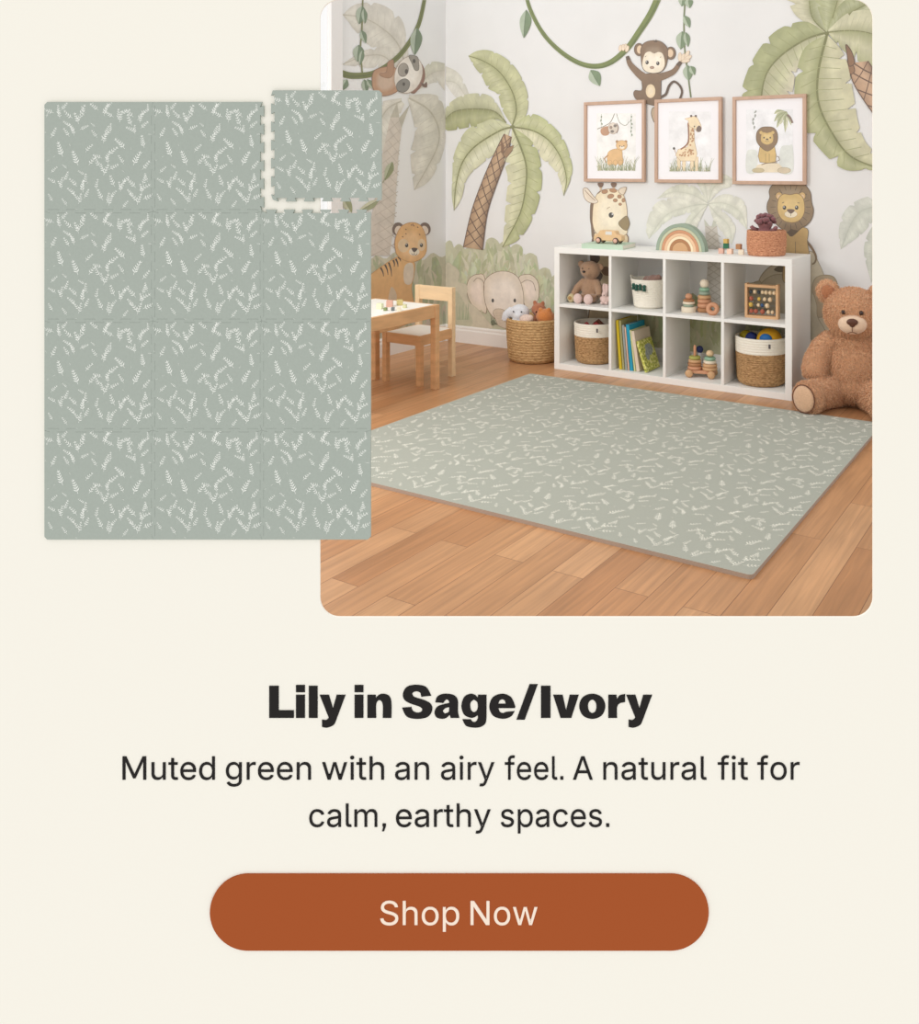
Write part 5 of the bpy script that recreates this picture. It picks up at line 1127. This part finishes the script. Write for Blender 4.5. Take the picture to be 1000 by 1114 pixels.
# ------------------------------------------------------------------ wooden toys
M_w1 = mat('beech', (222, 178, 134), .5, 'wood', scale=10, var=.06, stretch=(1, 1, 4), bump=.03)
def cm(name, c): return mat(name, c, .55)
W_CRM, W_SAG, W_TER, W_TAN, W_MINT, W_OLV, W_PNK, W_BRN, W_NAT = cm('paint_cream', (236, 222, 200)), cm('paint_sage', (152, 168, 150)), cm('paint_terracotta', (206, 152, 118)), cm('paint_tan', (206, 164, 122)), cm('paint_mint', (150, 186, 160)), cm('paint_olive', (170, 168, 92)), cm('paint_blush', (222, 178, 160)), cm('paint_brown', (176, 128, 90)), cm('wood_natural', (230, 200, 160))
def ring(r, h, name, m, parent, z, x=0, y=0, hole=.008):
    b = MB(); n = 8; P = [(r-h*.45+h*.45*math.sin(PI*i/n), h/2-h/2*math.cos(PI*i/n)) for i in range(n+1)]
    b.lathe([(hole, 0)]+P+[(hole, h)], seg=32, cap=False); return b.build(name, m, parent, smooth=True, loc=(x, y, z))
t = thing('ring_stacker', 'short ring stacking toy with a wooden knob, left in its upper compartment', 'stacking toy', (on_y(749.5, -.24), -.24, UP))
MB().lathe([(.041, 0), (.043, .003), (.043, .027), (.041, .03)], seg=32).build('base', W_CRM, t, smooth=True)
ring(.034, .015, 'ring', W_SAG, t, .03); ring(.036, .015, 'ring', W_CRM, t, .045); ring(.033, .013, 'ring', W_BRN, t, .06)
MB().ell((0, 0, .088), (.021, .021, .019)).build('knob', W_TER, t, smooth=True); MB().lathe([(.007, .03), (.007, .085)], seg=12).build('peg', W_NAT, t)
t = thing('ring_stacker', 'tall ring stacking toy with a round cream top, in the middle upper compartment', 'stacking toy', (on_y(766.5, -.2), -.2, UP))
MB().lathe([(.007, 0), (.007, .18)], seg=12).build('peg', W_NAT, t)
for k, (r, h, m_) in enumerate([(.044, .026, W_BRN), (.043, .025, W_TER), (.041, .024, W_TER), (.039, .023, W_TAN), (.034, .022, W_SAG), (.03, .02, W_MINT)]):
    ring(r, h, 'ring', m_, t, sum([.026, .025, .024, .023, .022, .02][:k]))
MB().ell((0, 0, .163), .026).build('knob', W_CRM, t, smooth=True)
t = thing('toy_ring', 'blush wooden ring with a hole leaning beside the tall stacking toy', 'toy', (on_y(775.5, -.285), -.285, UP+.036), math.radians(14))
b = MB(); n = 12; P = [(.0245+.0135*math.cos(2*PI*i/n), .0135*math.sin(2*PI*i/n)) for i in range(n+1)]
b.lathe(P, M=Matrix.Rotation(math.radians(76), 4, 'X'), cap=False, seg=32); b.build('ring_body', W_TER, t, smooth=True)
# rolling double stacker in the lower compartment
t = thing('ring_stacker', 'wheeled wooden double stacking toy in the lower compartment beside the books', 'stacking toy', (on_y(764, -.25), -.25, LO), math.radians(12))
MB().box(-.085, .075, -.032, .032, .022, .042, bev=.006).build('base', W_TER, t, smooth=False)
for x in (-.068, .06):
    for y in (-.04, .04): MB().lathe([(.001, -.008), (.02, -.008), (.023, 0), (.02, .008), (.001, .008)], (x, y, .023), M=Matrix.Rotation(PI/2, 4, 'X'), seg=24).build('wheel', W_TAN, t, smooth=True)
for k, (r, m_) in enumerate([(.042, W_TER), (.04, W_BRN), (.038, W_TAN), (.034, W_OLV)]): ring(r, .019, 'ring', m_, t, .042+.019*k, x=-.042)
MB().lathe([(.008, .042), (.0085, .165), (.006, .178), (.001, .181)], (-.042, 0, 0), seg=14).build('peg', W_TER, t, smooth=True)
for k, (r, m_) in enumerate([(.044, W_TAN), (.042, W_TAN), (.037, W_CRM), (.033, W_MINT)]): ring(r, .019, 'ring', m_, t, .042+.019*k, x=.045)
MB().ell((.045, 0, .137), (.022, .022, .019)).build('knob', W_NAT, t, smooth=True)
t = thing('toy_figure', 'tiny dark blue and white toy figure behind the wheeled stacking toy', 'toy', (on_y(761.5, -.09), -.09, LO))
MB().lathe([(.018, 0), (.02, .01), (.013, .06), (.012, .1), (.008, .105)], seg=20).build('body', cm('paint_white', (226, 226, 232)), t, smooth=True)
MB().ell((0, 0, .12), (.022, .018, .022)).build('head', cm('paint_navy', (52, 60, 104)), t, smooth=True)
# bead frame
t = thing('bead_frame', 'wooden bead frame with rows of coloured beads, in the upper right compartment', 'bead frame', (on_y(829.5, -.23), -.23, UP), math.radians(4))
W2, H2 = .094, .19
b = MB(); b.box(-W2, -W2+.014, -.022, .022, 0, H2, bev=.002); b.box(W2-.014, W2, -.022, .022, 0, H2, bev=.002); b.box(-W2+.014, W2-.014, -.022, .022, 0, .014); b.box(-W2+.014, W2-.014, -.022, .022, H2-.02, H2-.006); b.build('frame', M_w1, t)
rw = [cm('bead_blue', (60, 90, 130)), cm('bead_green', (100, 140, 90)), cm('bead_natural', (228, 204, 168)), cm('bead_red', (176, 100, 80)), cm('bead_dark', (64, 70, 74)), cm('bead_teal', (70, 140, 130)), cm('bead_yellow', (214, 180, 90))]
random.seed(5)
for k, z in enumerate((.035, .07, .104, .142)):
    b = MB(); b.tube([(-W2+.01, 0, z), (W2-.01, 0, z)], .002, 6); b.build('rod', mat('steel_rod', (170, 170, 170), .3, metal=1), t)
    x = -W2+.026+random.uniform(0, .01)
    while x < W2-.024:
        r = random.uniform(.0105, .0145); m_ = random.choice(rw+[rw[2]]*5 if k else [rw[2], rw[2], rw[3]])
        MB().ell((x, 0, z), (r*.9, r, r), seg=14).build('bead', m_, t, smooth=True); x += r*1.9+(random.uniform(.004, .02) if random.random() < .35 else 0)
# rainbow
t = thing('rainbow_stacker', 'wooden rainbow stacking toy of nested arches on top of the shelf unit', 'stacking toy', (on_y(742, -.2), -.2, TOP), math.radians(4))
arcs = [(.152, .133, W_SAG), (.132, .117, cm('paint_pale_sage', (196, 200, 170))), (.116, .1, W_TER), (.099, .083, cm('paint_peach', (232, 196, 160))), (.082, .067, cm('paint_ivory', (244, 226, 192))), (.066, .05, W_BRN), (.049, .0, W_TAN)]
for r1, r0, m_ in arcs:
    b = MB(); n = 28
    o_ = [(r1*math.cos(PI*i/n), r1*math.sin(PI*i/n)*1.05) for i in range(n+1)]; i_ = [(r0*math.cos(PI*i/n), r0*math.sin(PI*i/n)*1.05) for i in range(n, -1, -1)] if r0 else []
    b.prism(o_+i_, Matrix(((1, 0, 0, 0), (0, 0, -1, .03), (0, 1, 0, 0), (0, 0, 0, 1))), .06); b.build('arch', m_, t, bevel=.0015)
# alphabet-free wooden cubes on the shelf
def cube(loc, rz, s_, m_, label, group):
    o = MB().box(-s_/2, s_/2, -s_/2, s_/2, 0, s_, bev=.0015).build('toy_block', m_, loc=loc); o.rotation_euler.z = rz; return tag(o, label, 'toy block', group)
cs_ = .029; x1, x2, x3 = on_y(785, -.24), on_y(794.5, -.24), on_y(806.5, -.25)
G_ = 'small wooden blocks on top of the shelf unit'
cube((x1, -.24, TOP), .1, cs_, W_PNK, 'blush toy block at the left of the bottom row on the shelf top', G_)
cube((x2, -.24, TOP), -.05, cs_, cm('paint_peach_pale', (240, 206, 184)), 'peach toy block in the middle of the bottom row on the shelf top', G_)
cube((x3, -.25, TOP), .25, cs_, W_CRM, 'cream toy block nearest the orange basket on the shelf top', G_)
cube(((x1+x2)/2+.001, -.236, TOP+cs_), .15, cs_, cm('paint_forest', (52, 110, 80)), 'dark green toy block in the second layer on the shelf top', G_)
cube((x3-.016, -.244, TOP+cs_), .05, cs_, W_BRN, 'brown toy block in the second layer on the shelf top', G_)
cube(((x1+x2)/2+.001, -.236, TOP+2*cs_), -.1, .025, cm('paint_ochre', (206, 172, 98)), 'ochre toy block topping the little pile on the shelf top', G_)
# green book with the toy car
bkx = on_y(666, -.2)
def book(parent, w_, d_, h_, cover, m_page, M=None):
    """closed book lying flat: covers and spine wrap the page block (spine on -x)"""
    c = MB(); t_ = .0022
    c.box(-w_/2, w_/2, -d_/2, d_/2, 0, t_, M); c.box(-w_/2, w_/2, -d_/2, d_/2, h_-t_, h_, M); c.box(-w_/2, -w_/2+t_, -d_/2, d_/2, t_, h_-t_, M)
    c.build('cover', cover, parent)
    MB().box(-w_/2+t_, w_/2-.003, -d_/2+.003, d_/2-.003, t_, h_-t_, M).build('pages', m_page, parent)
M_page = mat('book_pages', (238, 232, 218), .9, 'mottle', scale=200, var=.05, bump=.1)
t = thing('picture_book', 'mint green book lying flat on the shelf unit under the wooden toy car', 'book', (bkx+.0, -.24, TOP), math.radians(96))
book(t, .21, .27, .028, mat('mint_cover', (190, 212, 190), .6), M_page)
t = thing('toy_car', 'little wooden toy car on the mint green book, in front of the giraffe', 'toy car', (on_y(663, -.26), -.26, TOP+.028), math.radians(4))
M_car = mat('car_wood', (232, 196, 150), .5, 'wood', scale=8, var=.05, bump=.03)
prof = [(-.088, .018), (.09, .018), (.094, .03), (.09, .05), (.06, .056), (.05, .078), (-.05, .08), (-.066, .058), (-.088, .05), (-.094, .034)]
MB().prism(prof, Matrix(((1, 0, 0, 0), (0, 0, -1, .028), (0, 1, 0, 0), (0, 0, 0, 1))), .056).build('car_body', M_car, t, bevel=.004)
MB().box(-.012, .03, -.0295, .0295, .054, .074).build('window', cm('paint_window', (224, 222, 216)), t)
for x in (-.057, .057):
    for y in (-.034, .034):
        o = MB().lathe([(.001, -.006), (.017, -.006), (.019, 0), (.017, .006), (.001, .006)], (x, y, .019), M=Matrix.Rotation(PI/2, 4, 'X'), seg=28).build('wheel', cm('tyre_dark', (70, 62, 58)), t, smooth=True)
        MB().lathe([(.001, -.0075), (.0135, -.0075), (.0135, .0075), (.001, .0075)], (x, y, .019), M=Matrix.Rotation(PI/2, 4, 'X'), seg=24).build('hub', W_PNK, o, smooth=True)

# ------------------------------------------------------------------ books leaning in the lower compartment
def cover_art():
    m, nt, b = node_mat('meadow_cover')
    tc = nn(nt, 'ShaderNodeTexCoord'); v = nn(nt, 'ShaderNodeTexVoronoi'); v.inputs['Scale'].default_value = 70; nt.links.new(tc.outputs['Object'], v.inputs['Vector'])
    r = nn(nt, 'ShaderNodeValToRGB'); nt.links.new(v.outputs['Distance'], r.inputs[0]); e = r.color_ramp.elements
    e[0].position = .1; e[0].color = (*lin((90, 110, 40)), 1); e[1].position = .5; e[1].color = (*lin((196, 196, 80)), 1); x = e.new(.75); x.color = (*lin((226, 222, 150)), 1)
    nt.links.new(r.outputs[0], b.inputs['Base Color']); return m
BK = [  # spine thickness, height, depth, lean in degrees, colour, label
 (.017, .29, .2, 5, (206, 180, 40), 'tall mustard yellow book, first on the left against the divider'),
 (.012, .29, .21, 5, (166, 160, 110), 'olive beige book just right of the mustard yellow one'),
 (.014, .265, .18, 5, (150, 156, 150), 'grey green book leaning behind the blue one'),
 (.008, .255, .18, 5.5, (226, 186, 164), 'thin blush book left of the blue one'),
 (.02, .27, .2, 6, (40, 150, 180), 'bright turquoise blue book among the leaning books'),
 (.01, .24, .19, 7, (206, 206, 150), 'thin pale green book right of the blue one'),
 (.02, .235, .2, 9, (220, 204, 184), 'thick beige book right of the pale green one')]
x = ed[2]+.03
sp = SYF+.045
for th_, h_, d_, ln, col, lb in BK:
    a = math.radians(ln)
    t = thing('picture_book', lb, 'book', (x, sp, LO), 0, 'books leaning in the lower compartment'); t.rotation_euler = (0, -a, 0)
    cv = mat('cover_%d_%d' % (col[0], col[2]), col, .55); c = MB(); q = .002
    c.box(0, q, 0, d_, 0, h_); c.box(th_-q, th_, 0, d_, 0, h_); c.box(q, th_-q, 0, q, 0, h_); c.build('cover', cv, t)
    MB().box(q, th_-q, q, d_-.003, .003, h_-.003).build('pages', M_page, t)
    t.location.z = LO+.0006
    x += th_/math.cos(a)+.0022+.0006*ln
a = math.radians(19)
t = thing('picture_book', 'colourful picture book with a meadow and grey animal on its cover, leaning outermost', 'book', (x+.028, sp-.0, LO), 0, 'books leaning in the lower compartment'); t.rotation_euler = (0, -a, 0)
c = MB(); c.box(0, .002, 0, .17, 0, .185); c.box(.014, .016, 0, .17, 0, .185); c.box(.002, .014, 0, .002, 0, .185); c.build('cover', cover_art(), t)
MB().box(.002, .014, .002, .167, .002, .182).build('pages', M_page, t)
c = MB(); c.ell((.0165, .1, .12), (.0012, .045, .035)); c.ell((.0165, .06, .09), (.0012, .022, .03)); c.ell((.0165, .075, .135), (.0012, .02, .018)); c.build('cover_picture', mat('grey_animal', (170, 176, 170), .6, 'mottle', scale=60, var=.2), t, smooth=True)

# ------------------------------------------------------------------ children's table and chair
TZ = .47; tx0, tx1, ty0, ty1 = .385, .872, -1.80, -1.095
t = thing('childrens_table', 'low pine table with a white top, by the left wall', 'table', ((tx0+tx1)/2, (ty0+ty1)/2, 0)); L_ = t.location
def tb_(name, a, b_, m_, **k): return MB().box(a[0]-L_.x, b_[0]-L_.x, a[1]-L_.y, b_[1]-L_.y, a[2], b_[2]).build(name, m_, t, bevel=.0015)
lw_ = .036
for x in (tx0, tx1-lw_):
    for y in (ty0, ty1-lw_): tb_('leg', (x, y, 0), (x+lw_, y+lw_, TZ-.0), M_pine)
g_ = .006
tb_('apron', (tx1-.024, ty0+lw_, TZ-.07), (tx1-.004, ty1-lw_, TZ), M_pine); tb_('apron', (tx0+.004, ty0+lw_, TZ-.07), (tx0+.024, ty1-lw_, TZ), M_pine)
tb_('apron', (tx0+lw_, ty0+.004, TZ-.07), (tx1-lw_, ty0+.024, TZ), M_pine); tb_('apron', (tx0+lw_, ty1-.024, TZ-.07), (tx1-lw_, ty1-.004, TZ), M_pine)
M_lam = mat('white_laminate', (246, 242, 234), .4)
b = MB(); pts = [(tx0+.006, ty0+lw_), (tx0+lw_, ty0+lw_), (tx0+lw_, ty0+.006), (tx1-lw_, ty0+.006), (tx1-lw_, ty0+lw_), (tx1-.026, ty0+lw_), (tx1-.026, ty1-lw_), (tx1-lw_, ty1-lw_), (tx1-lw_, ty1-.026), (tx0+lw_, ty1-.026), (tx0+lw_, ty1-lw_), (tx0+.026, ty1-lw_)]
b.box(tx0+.024-L_.x, tx1-.024-L_.x, ty0+.024-L_.y, ty1-.024-L_.y, TZ-.012, TZ+.001); b.build('tabletop', M_lam, t)
# blocks on the table
tb2 = [((431, 331), W_CRM, 0, 'cream and rose'), ((442, 331), W_CRM, 0, 'x')]
BLK = [(413.5, 336, .03, (222, 226, 190), 'pale green toy block nearest the wall mat, on the low table'), (424, 333.5, .034, (214, 168, 150), 'rose toy block standing in the middle of the low table'), (435, 332, .03, (206, 190, 130), 'straw yellow toy block at the right rear on the low table'),
       (419.5, 338, .017, (130, 142, 96), 'tiny olive block at the front left on the low table'), (427.5, 338, .018, (110, 116, 116), 'tiny slate grey block at the front on the low table'), (434, 338, .02, (236, 228, 204), 'small cream block at the front on the low table'), (440.5, 335, .018, (206, 204, 160), 'small pale straw block at the right end on the low table')]
for k, (px, py, s_, c_, lb) in enumerate(BLK):
    p = at_z(px, py, TZ+.001); cube((p.x, p.y, p.z), .35+.3*(k % 3), s_, mat('block_%d' % k, c_, .6), lb, 'toy blocks on the low table')
# chair
cx0, cx1, cy0, cy1, SZ = .468, .756, -1.125, -.815, .283
t = thing('childrens_chair', 'small pine chair with a white seat, pushed up to the low table', 'chair', ((cx0+cx1)/2, (cy0+cy1)/2, 0)); L_ = t.location; lw_ = .032
for x in (cx0, cx1-lw_): tb_('leg', (x, cy0, 0), (x+lw_, cy0+lw_, SZ), M_pine)
for x in (cx0, cx1-lw_): tb_('leg', (x, cy1-lw_, 0), (x+lw_, cy1, .525), M_pineL)
tb_('seat_rail', (cx0+lw_, cy0+.003, SZ-.055), (cx1-lw_, cy0+.02, SZ), M_pine); tb_('seat_rail', (cx0+lw_, cy1-.02, SZ-.055), (cx1-lw_, cy1-.003, SZ), M_pine)
tb_('seat_rail', (cx0+.003, cy0+lw_, SZ-.055), (cx0+.02, cy1-lw_, SZ), M_pine); tb_('seat_rail', (cx1-.02, cy0+lw_, SZ-.055), (cx1-.003, cy1-lw_, SZ), M_pine)
tb_('seat', (cx0+.02, cy0+.02, SZ-.01), (cx1-.02, cy1-.02, SZ+.002), M_lam)
tb_('backrest', (cx0+lw_-.004, cy1-lw_+.003, .525-.082), (cx1-lw_+.004, cy1-.008, .525), M_pineL)
